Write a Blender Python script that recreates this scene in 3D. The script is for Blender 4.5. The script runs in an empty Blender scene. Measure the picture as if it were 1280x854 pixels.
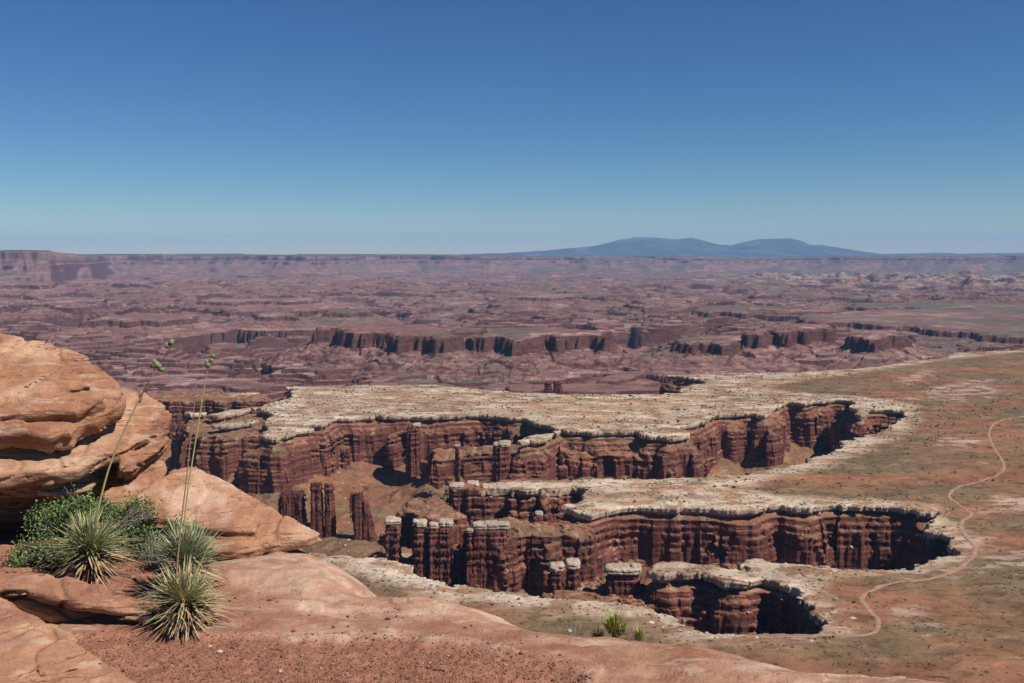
import bpy, math, random, time
import numpy as np
T00 = time.time()
SC = bpy.context.scene
COL = SC.collection
F32 = np.float32
rnd = random.Random(7)

# ---------------------------------------------------------------- camera, sky, sun, exposure
FPX = 1200.0                                   # focal length in pixels of the 1280 px wide photograph
PITCH = math.atan(109.0 / FPX)
cam_d = bpy.data.cameras.new('camera'); cam = bpy.data.objects.new('camera', cam_d); COL.objects.link(cam)
cam_d.sensor_width = 36.0; cam_d.lens = 36.0 * FPX / 1280.0
cam_d.clip_start = 0.05; cam_d.clip_end = 200000.0
cam.location = (0, 0, 0); cam.rotation_euler = (math.pi / 2 - PITCH, 0, 0)
SC.camera = cam

SUN_EL = math.radians(50.0)
SUN_AZ = math.radians(118.0)                   # clockwise from +Y (the view direction): from the right and behind
world = bpy.data.worlds.new('World'); SC.world = world; world.use_nodes = True
wn = world.node_tree.nodes; wl = world.node_tree.links
for n in list(wn): wn.remove(n)
wo = wn.new('ShaderNodeOutputWorld'); bg = wn.new('ShaderNodeBackground'); sky = wn.new('ShaderNodeTexSky')
sky.sky_type = 'NISHITA'; sky.sun_disc = False
sky.sun_elevation = SUN_EL; sky.sun_rotation = SUN_AZ
sky.altitude = 1900.0; sky.air_density = 1.0; sky.dust_density = 0.3; sky.ozone_density = 2.2
bg.inputs['Strength'].default_value = 0.062
# deepen the blue of the desert sky: R and G relative to B raised to a power
def _wm(op, a, b):
    n = wn.new('ShaderNodeMath'); n.operation = op
    for i, q in enumerate((a, b)):
        if isinstance(q, (int, float)): n.inputs[i].default_value = q
        else: wl.new(q, n.inputs[i])
    return n.outputs[0]
_sp = wn.new('ShaderNodeSeparateColor'); wl.new(sky.outputs[0], _sp.inputs[0]); _cb = wn.new('ShaderNodeCombineColor')
_R, _G, _B = _sp.outputs[:3]
wl.new(_wm('MULTIPLY', _wm('POWER', _wm('DIVIDE', _R, _B), 1.95), _B), _cb.inputs[0])
wl.new(_wm('MULTIPLY', _wm('POWER', _wm('DIVIDE', _G, _B), 1.78), _B), _cb.inputs[1]); wl.new(_B, _cb.inputs[2])
wl.new(_cb.outputs[0], bg.inputs['Color']); wl.new(bg.outputs[0], wo.inputs['Surface'])
sun_d = bpy.data.lights.new('sun', 'SUN'); sun = bpy.data.objects.new('sun', sun_d); COL.objects.link(sun)
sun_d.energy = 5.0; sun_d.angle = math.radians(0.53); sun_d.color = (1.0, 0.955, 0.89)
from mathutils import Vector, Matrix
SDIR = Vector((math.sin(SUN_AZ) * math.cos(SUN_EL), math.cos(SUN_AZ) * math.cos(SUN_EL), math.sin(SUN_EL)))
sun.rotation_euler = SDIR.to_track_quat('Z', 'Y').to_euler()
SC.view_settings.view_transform = 'Standard'; SC.view_settings.look = 'None'
SC.view_settings.exposure = 0.27; SC.view_settings.gamma = 1.0
SC.render.engine = 'CYCLES'
SC.cycles.max_bounces = 5; SC.cycles.diffuse_bounces = 1; SC.cycles.glossy_bounces = 1
SC.cycles.transmission_bounces = 1; SC.cycles.transparent_max_bounces = 4; SC.cycles.volume_bounces = 0
SC.cycles.use_denoising = True

# ---------------------------------------------------------------- helpers
def ray(u, v):
    f = np.array([0, math.cos(PITCH), -math.sin(PITCH)]); up = np.array([0, math.sin(PITCH), math.cos(PITCH)])
    r = f + np.array([1, 0, 0]) * ((u - 640.0) / FPX) + up * ((427.0 - v) / FPX)
    return r
def at_z(u, v, z):                             # the point of the level z seen in the direction (u, v)
    r = ray(u, v); return r * (z / r[2])
def at_y(u, v, y):
    r = ray(u, v); return r * (y / r[1])
def plan(pts, z):
    return [tuple(at_z(u, v, z)[:2]) for u, v in pts]
def smooth(a, b, x):
    t = np.clip((x - a) / (b - a), 0, 1); return t * t * (3 - 2 * t)

_r = np.random.RandomState(5)
_PERM = _r.permutation(1024).astype(np.int32); _PERM = np.concatenate([_PERM, _PERM])
_ANG = _r.rand(1024) * 2 * np.pi
_G2 = np.stack([np.cos(_ANG), np.sin(_ANG)], 1).astype(F32) * 1.4
_v = _r.randn(1024, 3); _G3 = (_v / np.linalg.norm(_v, axis=1)[:, None] * 1.3).astype(F32)
def n2(x, y, seed=0):                          # gradient noise, about -1..1
    x = np.asarray(x, dtype=F32) + F32(seed * 17.31); y = np.asarray(y, dtype=F32) + F32(seed * 7.77)
    xf = np.floor(x); yf = np.floor(y); dx = x - xf; dy = y - yf
    xi = xf.astype(np.int32) & 1023; yi = yf.astype(np.int32) & 1023
    ux = dx * dx * dx * (dx * (dx * 6 - 15) + 10); uy = dy * dy * dy * (dy * (dy * 6 - 15) + 10)
    xi1 = (xi + 1) & 1023; yi1 = (yi + 1) & 1023
    def g(a, b, ex, ey):
        h = _PERM[_PERM[a] + b] & 1023
        gg = _G2[h]; return gg[..., 0] * ex + gg[..., 1] * ey
    a = g(xi, yi, dx, dy); b = g(xi1, yi, dx - 1, dy); c = g(xi, yi1, dx, dy - 1); d = g(xi1, yi1, dx - 1, dy - 1)
    t = a + ux * (b - a); return t + uy * ((c + ux * (d - c)) - t)
def fbm(x, y, o=4, seed=0, g=0.5, l=2.03):
    s = 0; a = 1.0; n = 0
    for i in range(o):
        s = s + a * n2(x * l ** i, y * l ** i, seed + i * 3); n += a; a *= g
    return s / n * 1.3
def n3(x, y, z, seed=0):
    x = np.asarray(x, dtype=F32) + F32(seed * 17.31); y = np.asarray(y, dtype=F32) + F32(seed * 7.77); z = np.asarray(z, dtype=F32) + F32(seed * 3.1)
    x, y, z = np.broadcast_arrays(x, y, z)
    xf = np.floor(x); yf = np.floor(y); zf = np.floor(z); dx = x - xf; dy = y - yf; dz = z - zf
    xi = xf.astype(np.int32) & 1023; yi = yf.astype(np.int32) & 1023; zi = zf.astype(np.int32) & 1023
    u = dx * dx * (3 - 2 * dx); v = dy * dy * (3 - 2 * dy); w = dz * dz * (3 - 2 * dz)
    out = 0
    for i in (0, 1):
        pi = _PERM[(xi + i) & 1023]; wx = u if i else 1 - u
        for j in (0, 1):
            pj = _PERM[pi + ((yi + j) & 1023)]; wy = v if j else 1 - v
            for k in (0, 1):
                h = _PERM[pj + ((zi + k) & 1023)]; gg = _G3[h]; wz = w if k else 1 - w
                out = out + wx * wy * wz * (gg[..., 0] * (dx - i) + gg[..., 1] * (dy - j) + gg[..., 2] * (dz - k))
    return out
def fbm3(x, y, z, o=3, seed=0, g=0.5):
    s = 0; a = 1.0; n = 0
    for i in range(o):
        q = 2.03 ** i; s = s + a * n3(x * q, y * q, z * q, seed + 5 * i); n += a; a *= g
    return s / n * 1.4

def cell2(x, y, seed=0, edge=False):            # random value of the nearest jittered cell: blocky joints
    x = np.asarray(x, F32); y = np.asarray(y, F32); xf = np.floor(x); yf = np.floor(y)
    xi = xf.astype(np.int32); yi = yf.astype(np.int32); best = np.full(x.shape, 9.0, F32); val = np.zeros(x.shape, F32)
    for i in (-1, 0, 1):
        for j in (-1, 0, 1):
            h = _PERM[_PERM[(xi + i + seed * 31) & 1023] + ((yi + j) & 1023)] & 1023
            px = (h & 31) / 31.0 * .9 + .05; py = (h >> 5) / 31.0 * .9 + .05
            d = (xf + i + px - x) ** 2 + (yf + j + py - y) ** 2; m = d < best
            best = np.where(m, d, best); val = np.where(m, (_PERM[h] & 1023) / 1023.0, val)
    return val.astype(F32)
def sdf_poly(P, X, Y):                         # signed distance, negative inside
    P = np.array(P, dtype=F32); Q = np.roll(P, -1, axis=0)
    sh = X.shape; X = X.ravel().astype(F32); Y = Y.ravel().astype(F32)
    best = np.full(X.shape, 1e12, F32); ins = np.zeros(X.shape, bool)
    for (ax, ay), (bx, by) in zip(P, Q):
        ex = bx - ax; ey = by - ay; L = ex * ex + ey * ey + 1e-9
        wx = X - ax; wy = Y - ay
        t = np.clip((wx * ex + wy * ey) / L, 0, 1)
        rx = wx - t * ex; ry = wy - t * ey
        np.minimum(best, rx * rx + ry * ry, out=best)
        if ay != by:
            c = ((ay > Y) != (by > Y)) & (X < (bx - ax) * (Y - ay) / (by - ay) + ax)
            ins ^= c
    d = np.sqrt(best); d[ins] *= -1
    return d.reshape(sh)

def surface_nets(n0, n1, n2_, field, pos, chunk=48):
    """field(i0,i1) -> F[i0:i1,:,:] (solid > 0); pos(ijk float) -> xyz. Quads with shared vertices."""
    keys = []; verts = []; quads = []
    c1, c2 = n1 - 1, n2_ - 1
    i = 0; prev = None
    while i < n0 - 1:
        e = min(i + chunk, n0 - 1)
        F = field(i, e + 1)
        S = F > 0
        cnt = S[:-1, :-1, :-1].astype(np.int8)
        for a in (0, 1):
            for b in (0, 1):
                for c in (0, 1):
                    if a + b + c: cnt = cnt + S[a:S.shape[0] - 1 + a, b:S.shape[1] - 1 + b, c:S.shape[2] - 1 + c]
        ci, cj, ck = np.nonzero((cnt > 0) & (cnt < 8))
        acc = np.zeros((len(ci), 3), F32); num = np.zeros(len(ci), F32)
        V = {}
        for a in (0, 1):
            for b in (0, 1):
                for c in (0, 1): V[a, b, c] = F[ci + a, cj + b, ck + c]
        for ax in range(3):
            for p in (0, 1):
                for q in (0, 1):
                    o0 = [p, q]; o0.insert(ax, 0); o1 = [p, q]; o1.insert(ax, 1)
                    f0 = V[tuple(o0)]; f1 = V[tuple(o1)]
                    m = (f0 > 0) != (f1 > 0)
                    t = np.where(m, f0 / np.where(m, f0 - f1, 1), 0)
                    for d in range(3):
                        acc[:, d] += np.where(m, t if d == ax else o0[d], 0)
                    num += m
        acc /= num[:, None]
        keys.append(((ci + i).astype(np.int64) * c1 + cj) * c2 + ck)
        verts.append(pos(np.stack([ci + i + acc[:, 0], cj + acc[:, 1], ck + acc[:, 2]], 1)))
        K = lambda a, b, c: ((a + i).astype(np.int64) * c1 + b) * c2 + c
        # edges along axis 0
        A = S[:-1]; B = S[1:]
        for sgn in (True, False):
            m = (A & ~B) if sgn else (~A & B)
            x, y, z = np.nonzero(m[:, 1:-1, 1:-1]); y = y + 1; z = z + 1
            q = np.stack([K(x, y - 1, z - 1), K(x, y, z - 1), K(x, y, z), K(x, y - 1, z)], 1)
            quads.append(q if sgn else q[:, ::-1])
        lo = 1 if i == 0 else 0
        # edges along axis 1 (nodes i..e-1, using cell i-1 of the former chunk)
        A = S[:-1, :-1]; B = S[:-1, 1:]
        for sgn in (True, False):
            m = (A & ~B) if sgn else (~A & B)
            x, y, z = np.nonzero(m[lo:, :, 1:-1]); x = x + lo; z = z + 1
            q = np.stack([K(x - 1, y, z - 1), K(x - 1, y, z), K(x, y, z), K(x, y, z - 1)], 1)
            quads.append(q if sgn else q[:, ::-1])
        A = S[:-1, :, :-1]; B = S[:-1, :, 1:]
        for sgn in (True, False):
            m = (A & ~B) if sgn else (~A & B)
            x, y, z = np.nonzero(m[lo:, 1:-1, :]); x = x + lo; y = y + 1
            q = np.stack([K(x - 1, y - 1, z), K(x, y - 1, z), K(x, y, z), K(x - 1, y, z)], 1)
            quads.append(q if sgn else q[:, ::-1])
        i = e
    keys = np.concatenate(keys); verts = np.concatenate(verts); quads = np.concatenate(quads)
    quads = np.searchsorted(keys, quads).astype(np.int32)[:, ::-1]
    return verts.astype(F32), quads

def mesh_obj(name, verts, quads, mat=None, parent=None, col=None, mask=None, smooth_=True, mats=None, mi=None):
    me = bpy.data.meshes.new(name)
    verts = np.ascontiguousarray(verts, dtype=F32); quads = np.ascontiguousarray(quads, dtype=np.int32)
    k = quads.shape[1]
    me.vertices.add(len(verts)); me.vertices.foreach_set('co', verts.ravel())
    me.loops.add(quads.size); me.loops.foreach_set('vertex_index', quads.ravel())
    me.polygons.add(len(quads))
    me.polygons.foreach_set('loop_start', np.arange(0, quads.size, k, dtype=np.int32))
    me.polygons.foreach_set('use_smooth', np.full(len(quads), bool(smooth_)))
    if mat is not None: me.materials.append(mat)
    if mats: [me.materials.append(m) for m in mats]
    if mi is not None: me.polygons.foreach_set('material_index', np.asarray(mi, dtype=np.int32))
    me.update(calc_edges=True)
    for nm, a in (('Col', col), ('Mask', mask)):
        if a is not None:
            at = me.attributes.new(nm, 'FLOAT_COLOR', 'POINT')
            c = np.ones((len(verts), 4), F32); c[:, :3] = a; at.data.foreach_set('color', c.ravel())
    o = bpy.data.objects.new(name, me); COL.objects.link(o)
    if parent is not None: o.parent = parent
    return o
def vnormals(verts, quads):
    a = verts[quads[:, 0]]; b = verts[quads[:, 1]]; c = verts[quads[:, 2]]; d = verts[quads[:, -1]]
    n = np.cross(c - a, d - b) if quads.shape[1] == 4 else np.cross(b - a, c - a)
    N = np.zeros_like(verts)
    for k in range(quads.shape[1]):
        for ax in range(3): N[:, ax] += np.bincount(quads[:, k], weights=n[:, ax], minlength=len(verts))
    return N / (np.linalg.norm(N, axis=1)[:, None] + 1e-9)
def tag(o, label=None, cat=None, group=None, kind=None):
    if label: o['label'] = label
    if cat: o['category'] = cat
    if group: o['group'] = group
    if kind: o['kind'] = kind
    return o
def empty(name, loc):
    o = bpy.data.objects.new(name, None); COL.objects.link(o); o.location = loc; o.empty_display_size = 0.1
    return o
def place(o, root):                            # child built in world space under a root empty
    o.parent = root; o.matrix_parent_inverse = Matrix.Translation(-Vector(root.location)); return o
def log(*a): print('[%.1f]' % (time.time() - T00), *a, flush=True)

class NT:                                      # short node-tree writer
    def __init__(s, name, rough=0.9, spec=0.2):
        s.m = bpy.data.materials.new(name); s.m.use_nodes = True
        s.t = s.m.node_tree; s.b = s.t.nodes['Principled BSDF']
        s.b.inputs['Roughness'].default_value = rough; s.b.inputs['Specular IOR Level'].default_value = spec
        s.pos = s.t.nodes.new('ShaderNodeNewGeometry').outputs['Position']
    def link(s, a, b): s.t.links.new(a, b)
    def attr(s, n):
        a = s.t.nodes.new('ShaderNodeAttribute'); a.attribute_name = n; return a.outputs['Color']
    def sep(s, c):
        n = s.t.nodes.new('ShaderNodeSeparateColor'); s.link(c, n.inputs[0]); return n.outputs
    def sepxyz(s, i=1):
        n = s.t.nodes.new('ShaderNodeSeparateXYZ'); s.link(s.pos, n.inputs[0]); return n.outputs[i]
    def mapv(s, sc, src=None, rot=(0, 0, 0)):
        n = s.t.nodes.new('ShaderNodeMapping'); n.inputs['Scale'].default_value = sc; n.inputs['Rotation'].default_value = rot
        s.link(src or s.pos, n.inputs[0]); return n.outputs[0]
    def noise(s, vec, scale=1.0, detail=3.0, rough=0.55, dist=0.0, out=0):
        n = s.t.nodes.new('ShaderNodeTexNoise'); n.inputs['Scale'].default_value = scale
        n.inputs['Detail'].default_value = detail; n.inputs['Roughness'].default_value = rough
        n.inputs['Distortion'].default_value = dist; s.link(vec, n.inputs['Vector']); return n.outputs[out]
    def ramp(s, v, stops, interp='LINEAR'):
        n = s.t.nodes.new('ShaderNodeValToRGB'); e = n.color_ramp.elements; n.color_ramp.interpolation = interp
        while len(e) < len(stops): e.new(0.5)
        for q, (p, c) in zip(e, stops):
            q.position = p; q.color = (*(c if isinstance(c, tuple) else (c, c, c)), 1)
        s.link(v, n.inputs[0]); return n.outputs[0]
    def math(s, op, a, b=0.0, c=None, clamp=False):
        n = s.t.nodes.new('ShaderNodeMath'); n.operation = op; n.use_clamp = clamp
        for i, q in enumerate((a, b, c)):
            if q is None: continue
            if isinstance(q, (int, float)): n.inputs[i].default_value = q
            else: s.link(q, n.inputs[i])
        return n.outputs[0]
    def mix(s, f, a, b, mode='MIX'):
        n = s.t.nodes.new('ShaderNodeMix'); n.data_type = 'RGBA'; n.blend_type = mode; n.clamp_factor = True
        for i, q in ((0, f), (6, a), (7, b)):
            if isinstance(q, (int, float)): n.inputs[i].default_value = q
            elif isinstance(q, tuple): n.inputs[i].default_value = (*q, 1)
            else: s.link(q, n.inputs[i])
        return n.outputs[2]
    def vor(s, vec, scale, out='Distance', feature='F1', rand=1.0):
        n = s.t.nodes.new('ShaderNodeTexVoronoi'); n.feature = feature; n.inputs['Scale'].default_value = scale
        n.inputs['Randomness'].default_value = rand; s.link(vec, n.inputs['Vector']); return n.outputs[out]
    def bump(s, h, dist, strength=1.0, prev=None):
        n = s.t.nodes.new('ShaderNodeBump'); n.inputs['Distance'].default_value = dist; n.inputs['Strength'].default_value = strength
        s.link(h, n.inputs['Height'])
        if prev is not None: s.link(prev, n.inputs['Normal'])
        return n.outputs[0]
    def done(s, col=None, nor=None):
        if col is not None:
            if isinstance(col, tuple): s.b.inputs['Base Color'].default_value = (*col, 1)
            else: s.link(col, s.b.inputs['Base Color'])
        if nor is not None: s.link(nor, s.b.inputs['Normal'])
        return s.m
# ---------------------------------------------------------------- the land: plans of the rims
RIM = -365.0                                   # level of the white sandstone bench below the viewpoint
DEEP = -498.0                                  # level of the basin floor
rim_px = [(-700, 560), (-300, 610), (-100, 640), (100, 665), (250, 683), (370, 690), (420, 694), (460, 697), (503, 702), (517, 715), (543, 726),
 (573, 732), (600, 736), (640, 740), (676, 747), (715, 751), (760, 755), (794, 758), (819, 765), (853, 777), (872, 788), (889, 794), (922, 800),
 (952, 802), (983, 798), (1015, 795), (1037, 784), (1036, 773), (1023, 763), (1013, 755), (1003, 743), (991, 737), (973, 729), (954, 724),
 (930, 724), (908, 721), (881, 714), (867, 711), (856, 714), (843, 713), (834, 716), (819, 713), (822, 706), (838, 700), (861, 702), (881, 706), (906, 710),
 (930, 711), (934, 699), (946, 698), (973, 704), (1001, 706), (1044, 709), (1070, 711), (1109, 711), (1135, 709), (1155, 701), (1188, 693),
 (1195, 686), (1188, 673), (1181, 666), (1156, 664), (1160, 656), (1172, 653), (1170, 640), (1142, 635), (1106, 632), (1063, 630), (1010, 633),
 (975, 632), (920, 636), (860, 635), (839, 633), (799, 633), (775, 634), (751, 639), (739, 644), (720, 639), (708, 630), (730, 624), (737, 612), (719, 607),
 (696, 611), (676, 608), (668, 611), (650, 610), (606, 608), (606, 604), (650, 603), (666, 600), (715, 602), (746, 599), (811, 599), (883, 597), (893, 592),
 (926, 593), (968, 586), (1004, 581), (1024, 571), (1047, 563), (1053, 552), (1083, 545), (1109, 539), (1113, 531), (1132, 521), (1129, 512),
 (1099, 511), (1083, 512), (1076, 519), (1063, 510), (1067, 500), (1044, 499), (1017, 501), (1008, 504), (985, 502), (968, 509), (955, 518),
 (926, 515), (893, 518), (876, 527), (849, 534), (862, 543), (834, 546), (811, 544), (793, 538), (742, 539), (710, 537), (680, 531), (657, 522),
 (602, 518), (542, 520), (469, 519), (440, 522), (420, 523), (403, 530), (377, 530), (389, 537), (363, 540), (342, 548), (326, 545), (334, 535),
 (334, 523), (346, 519), (330, 511), (322, 510), (281, 518), (261, 518), (291, 512), (330, 508), (332, 505), (354, 500), (367, 494),
 (362, 487), (358, 483), (389, 483), (460, 482), (540, 481), (593, 486), (658, 491), (757, 493), (822, 493), (852, 491), (855, 483), (888, 478),
 (872, 473), (832, 469), (888, 468), (921, 466), (975, 466), (1050, 462), (1100, 458), (1130, 452), (1180, 447), (1190, 441), (1230, 440),
 (1300, 436), (1500, 428)]
rim = plan(rim_px, RIM) + [(6000, 3500), (6000, 250), (-2600, 250)]
rim_extra = [plan(p, RIM) for p in (
 [(648, 549), (670, 543), (690, 541), (697, 536), (701, 539), (692, 545), (670, 549), (652, 552)],
 [(265, 530), (300, 527), (322, 524), (324, 526), (300, 530), (266, 532)],
 [(286, 491), (322, 490), (323, 492), (287, 493)],
 [(236, 515), (258, 515), (258, 517), (236, 517)])]
# lower walls whose white cap has gone: outline at its own level
bare = [(-384, [(592, 653), (640, 650), (690, 653), (740, 652), (740, 668), (690, 670), (640, 671), (600, 673), (586, 664)]),
 (-425, [(482, 690), (540, 686), (600, 684), (600, 694), (540, 696), (486, 698)]),
 (-368, [(558, 603), (606, 602), (660, 601), (735, 600), (745, 609), (700, 614), (652, 612), (600, 612), (560, 611)]),
 (-388, [(500, 640), (510, 626), (545, 619), (560, 628), (568, 645), (540, 650)]),
 (-405, [(543, 569), (600, 567), (640, 567), (700, 569), (780, 570), (845, 573), (845, 560), (700, 556), (600, 558), (545, 561)]),
 (-368, [(60, 493), (205, 492), (240, 491), (332, 494), (336, 503), (240, 501), (205, 502), (60, 502)]),
 (-386, [(236, 528), (262, 525), (330, 522), (345, 528), (332, 545), (290, 547), (250, 546), (234, 541)]),
 (-398, [(688, 736), (740, 728), (800, 728), (840, 733), (880, 738), (840, 750), (760, 750), (695, 748)])]
bare = [(z, plan(p, z)) for z, p in bare]

def rim_fields(X, Y):
    """distance to the capped rim (neg. on the bench), distance to the bare walls, level of the bare tops"""
    s = sdf_poly(rim, X, Y)
    for p in rim_extra: s = np.minimum(s, sdf_poly(p, X, Y))
    sb = np.full(X.shape, 1e9, F32); zb = np.full(X.shape, -400, F32)
    for z, p in bare:
        d = sdf_poly(p, X, Y); m = d < sb; sb = np.where(m, d, sb); zb = np.where(m, z, zb)
    return s, sb, zb
def bench_top(X, Y, s):
    h = RIM + 1.6 * fbm(X / 160, Y / 160, 4, 3) + 0.5 * n2(X / 17, Y / 17, 9)
    h = h + 1.3 * smooth(0.05, 0.18, n2(X / 60, Y / 26, 21)) * smooth(-4, -25, s)     # thin ledges on the cap
    g = lambda cx, cy, r: np.exp(-((X - cx) ** 2 + (Y - cy) ** 2) / (2 * r * r))
    h = h + 9 * g(260, 845, 45) + 7 * g(420, 800, 60) + 5 * g(150, 800, 60)
    return h
def floor_of(X, Y, s, sb):
    """basin floor and talus outside the rims"""
    sm = np.minimum(s, sb)
    tal = np.maximum(0, 50 - 0.50 * np.maximum(sm - 6, 0) + 11 * fbm(X / 70, Y / 70, 3, 31))
    tal = np.where(tal < 12, tal * tal / 24 + 0, tal - 6)
    far = smooth(2500, 3400, Y)
    base = DEEP + 9 * fbm(X / 210, Y / 210, 4, 33) * (1 - far)
    gul = -7 * np.abs(n2(X / 42, Y / 42, 36)) + 1.8 * n2(X / 12, Y / 12, 37) + 3.0 * (cell2(X / 20, Y / 16, 38) - .5) * smooth(-.1, .3, n2(X / 90, Y / 90, 39))
    return base + tal + gul

# strata profile along a wall: offset (m) outward as a function of depth below the rim
_zz = np.linspace(-170, 10, 721).astype(F32)
_st = np.random.RandomState(11)
def _profile():
    w = np.zeros_like(_zz)
    z = -14.0; off = 0.0
    lay = []
    while z > -175:
        th = _st.uniform(1.6, 6.0); lay.append((z, z - th, _st.uniform(-2.2, 2.2))); z -= th
    for a, b, o in lay: w[(_zz <= a) & (_zz > b)] = o
    for _ in range(3): w = np.convolve(np.pad(w, 1, mode='edge'), [.25, .5, .25], 'valid')
    d = -_zz
    w += np.interp(d, [0, 14, 17, 30, 33, 60, 85, 110, 130], [0, -2, 2.5, 11, 17, 20, 24, 27, 32]) * (d > 14)
    w = np.where((d <= 14) & (d > 9.0), -5.5, w)
    w = np.where(d <= 9.0, np.interp(d, [-10, 0, 1.2, 4.0, 4.4, 9], [0.0, 0.0, 1.6, 2.0, 1.1, 1.0]), w)
    return w.astype(F32)
_W = _profile()
_Wb = (_W - np.interp(-_zz, [14, 30, 33], [0, 9, 14])).astype(F32); _Wb[-_zz < 14] = np.interp(-_zz[-_zz < 14], [0, 14], [-1, 0])

_SL = np.interp(-_zz, [14, 30, 33], [0, 9, 15]).astype(F32)

def flutes(X, Y):
    m = 0.75 + 0.9 * n2(X / 140, Y / 140, 40)
    a = np.abs(n2(X / 66, Y / 66, 44)) * 50 * m + np.abs(n2(X / 27, Y / 27, 41)) * 9 - 11
    b = np.abs(n2(X / 10, Y / 10, 43)) * 6 * np.clip(m, .2, 2) - 1.5 + 1.2 * n2(X / 4.5, Y / 4.5, 45)
    wx = X + 3 * n2(X / 20, Y / 20, 46); wy = Y + 3 * n2(X / 20, Y / 20, 47)
    a = a + (cell2(wx / 30, wy / 24, 1) - .5) * 22; b = b * .7 + (cell2(wx / 9, wy / 10, 2) - .5) * 5
    return a.astype(F32), b.astype(F32)

def _tri(c, i):                                # weights of the wall tiers, with quick changes at the ledges between them
    m = (c[1:] + c[:-1]) / 2; xs = [-999]; ys = [1.0 if i == 0 else 0.0]
    if i > 0: xs += [m[i - 1] - 2, m[i - 1] + 2]; ys += [0, 1]
    if i < len(c) - 1: xs += [m[i] - 2, m[i] + 2]; ys += [1, 0]
    return xs, ys
def make_bench():
    T0, T1, DT = -0.60, 0.60, 0.00098
    L0, L1, DL = math.log(790.0), math.log(2940.0), 0.00165
    Z0, Z1, DZ = -516.0, -348.0, 1.6
    nj = int((T1 - T0) / DT) + 1; ni = int((L1 - L0) / DL) + 1; nk = int((Z1 - Z0) / DZ) + 1
    log('volume', ni, nj, nk, ni * nj * nk / 1e6)
    q = 3
    li = np.exp(L0 + DL * np.arange(ni + 2 * q)[::q]); tj = T0 + DT * np.arange(nj + 2 * q)[::q]
    Yc = np.repeat(li[:, None], len(tj), 1); Xc = Yc * tj[None]
    s, sb, zb = rim_fields(Xc, Yc)
    log('sdf')
    def up(A, lin=True):
        i = np.arange(ni) / q; j = np.arange(nj) / q
        i0 = i.astype(int); j0 = j.astype(int); fi = (i - i0)[:, None].astype(F32); fj = (j - j0)[None].astype(F32)
        if not lin: return A[np.round(i).astype(int)][:, np.round(j).astype(int)]
        return ((1 - fi) * (1 - fj) * A[i0][:, j0] + fi * (1 - fj) * A[i0 + 1][:, j0] + (1 - fi) * fj * A[i0][:, j0 + 1] + fi * fj * A[i0 + 1][:, j0 + 1]).astype(F32)
    s = up(s); sb = up(sb); zb = up(zb, False)
    yy = np.exp(L0 + DL * np.arange(ni)); tt = T0 + DT * np.arange(nj)
    Y = np.repeat(yy[:, None], nj, 1).astype(F32); X = (Y * tt[None]).astype(F32)
    top = bench_top(X, Y, s); flo = floor_of(X, Y, s, sb)
    warp = 5 * fbm(X / 55, Y / 55, 3, 51)
    fa, fb = flutes(X, Y)
    cap = 2.2 * np.abs(n2(X / 9, Y / 9, 53)) + 1.6 * n2(X / 22, Y / 22, 54) - 0.8 + .34 * fa + (cell2(X / 13, Y / 10, 7) - .5) * 4.5 + (cell2(X / 36, Y / 26, 10) - .5) * 8 + (cell2(X / 5, Y / 5, 8) - .5) * 1.3
    kf = (.22 + .78 * smooth(1480, 1650, Y)).astype(F32)
    rdg = np.abs(n2(X / 34, Y / 34, 57)) * 2 + np.abs(n2(X / 13, Y / 13, 59)) * .6
    zbt = zb - 9 * rdg * np.clip(.5 + n2(X / 90, Y / 90, 60), .15, 1.2) + 4
    zbt = terrace(zbt + 60 * 0, 3.2, .6)
    wob = (7.0 * fbm(X / 90, Y / 90, 2, 58)).astype(F32)
    zs = (Z0 + DZ * np.arange(nk)).astype(F32)
    tiers = np.stack([fa + fb, .8 * fa + fb + 7 * (cell2(X / 14, Y / 12, 4) - .5), fa + 1.3 * np.abs(n2(X / 13, Y / 13, 302)) * 9 - 3 + 3 * n2(X / 30, Y / 30, 303),
                      1.1 * fa + fb + 9 * (cell2(X / 19, Y / 17, 5) - .5) + 1.5, .8 * fa + 6 * (cell2(X / 11, Y / 13, 6) - .5) + 3], 2).astype(F32)
    dk = RIM - zs; cen = np.array([20, 33, 50, 68, 92.])
    tw = np.stack([np.interp(dk, *(_tri(cen, i))) for i in range(5)], 0).astype(F32)
    log('fields')
    def field(i0, i1):
        S = (s[i0:i1] + warp[i0:i1])[:, :, None]; B = (sb[i0:i1] + warp[i0:i1])[:, :, None]
        t = top[i0:i1][:, :, None]; f = flo[i0:i1][:, :, None]
        C = cap[i0:i1][:, :, None]; A2 = tiers[i0:i1] @ tw
        Zb = zbt[i0:i1][:, :, None]; wo_ = wob[i0:i1][:, :, None]; KF = kf[i0:i1][:, :, None]
        rel = zs[None, None] - t
        relw = rel + np.where(rel < -14, wo_, 0)
        idx = np.clip((relw + 170) * 4, 0, 720).astype(np.int16)
        deep = np.clip((-rel - 13) / 28, 0, 1)
        F = _W[idx] - (1 - KF) * _SL[idx] - S + np.where(rel > -13.5, C, A2 * deep)
        F = np.minimum(F, -rel * 1.0)
        relb = zs[None, None] - RIM + wo_
        idb = np.clip((relb + 170) * 4, 0, 720).astype(np.int16)
        Fb = _Wb[idb] - B + A2 * np.clip((Zb - zs[None, None]) / 25 + 0.3, 0, 1)
        Fb = np.minimum(Fb, (Zb - zs[None, None]))
        F = np.maximum(F, Fb)
        F = np.maximum(F, (f - zs[None, None]) * 0.8)
        return F
    def pos(p):
        y = np.exp(L0 + DL * p[:, 0]); x = y * (T0 + DT * p[:, 1]); z = Z0 + DZ * p[:, 2]
        return np.stack([x, y, z], 1)
    V, Q = surface_nets(ni, nj, nk, field, pos)
    log('nets', len(V), len(Q))
    N = vnormals(V, Q)
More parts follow.
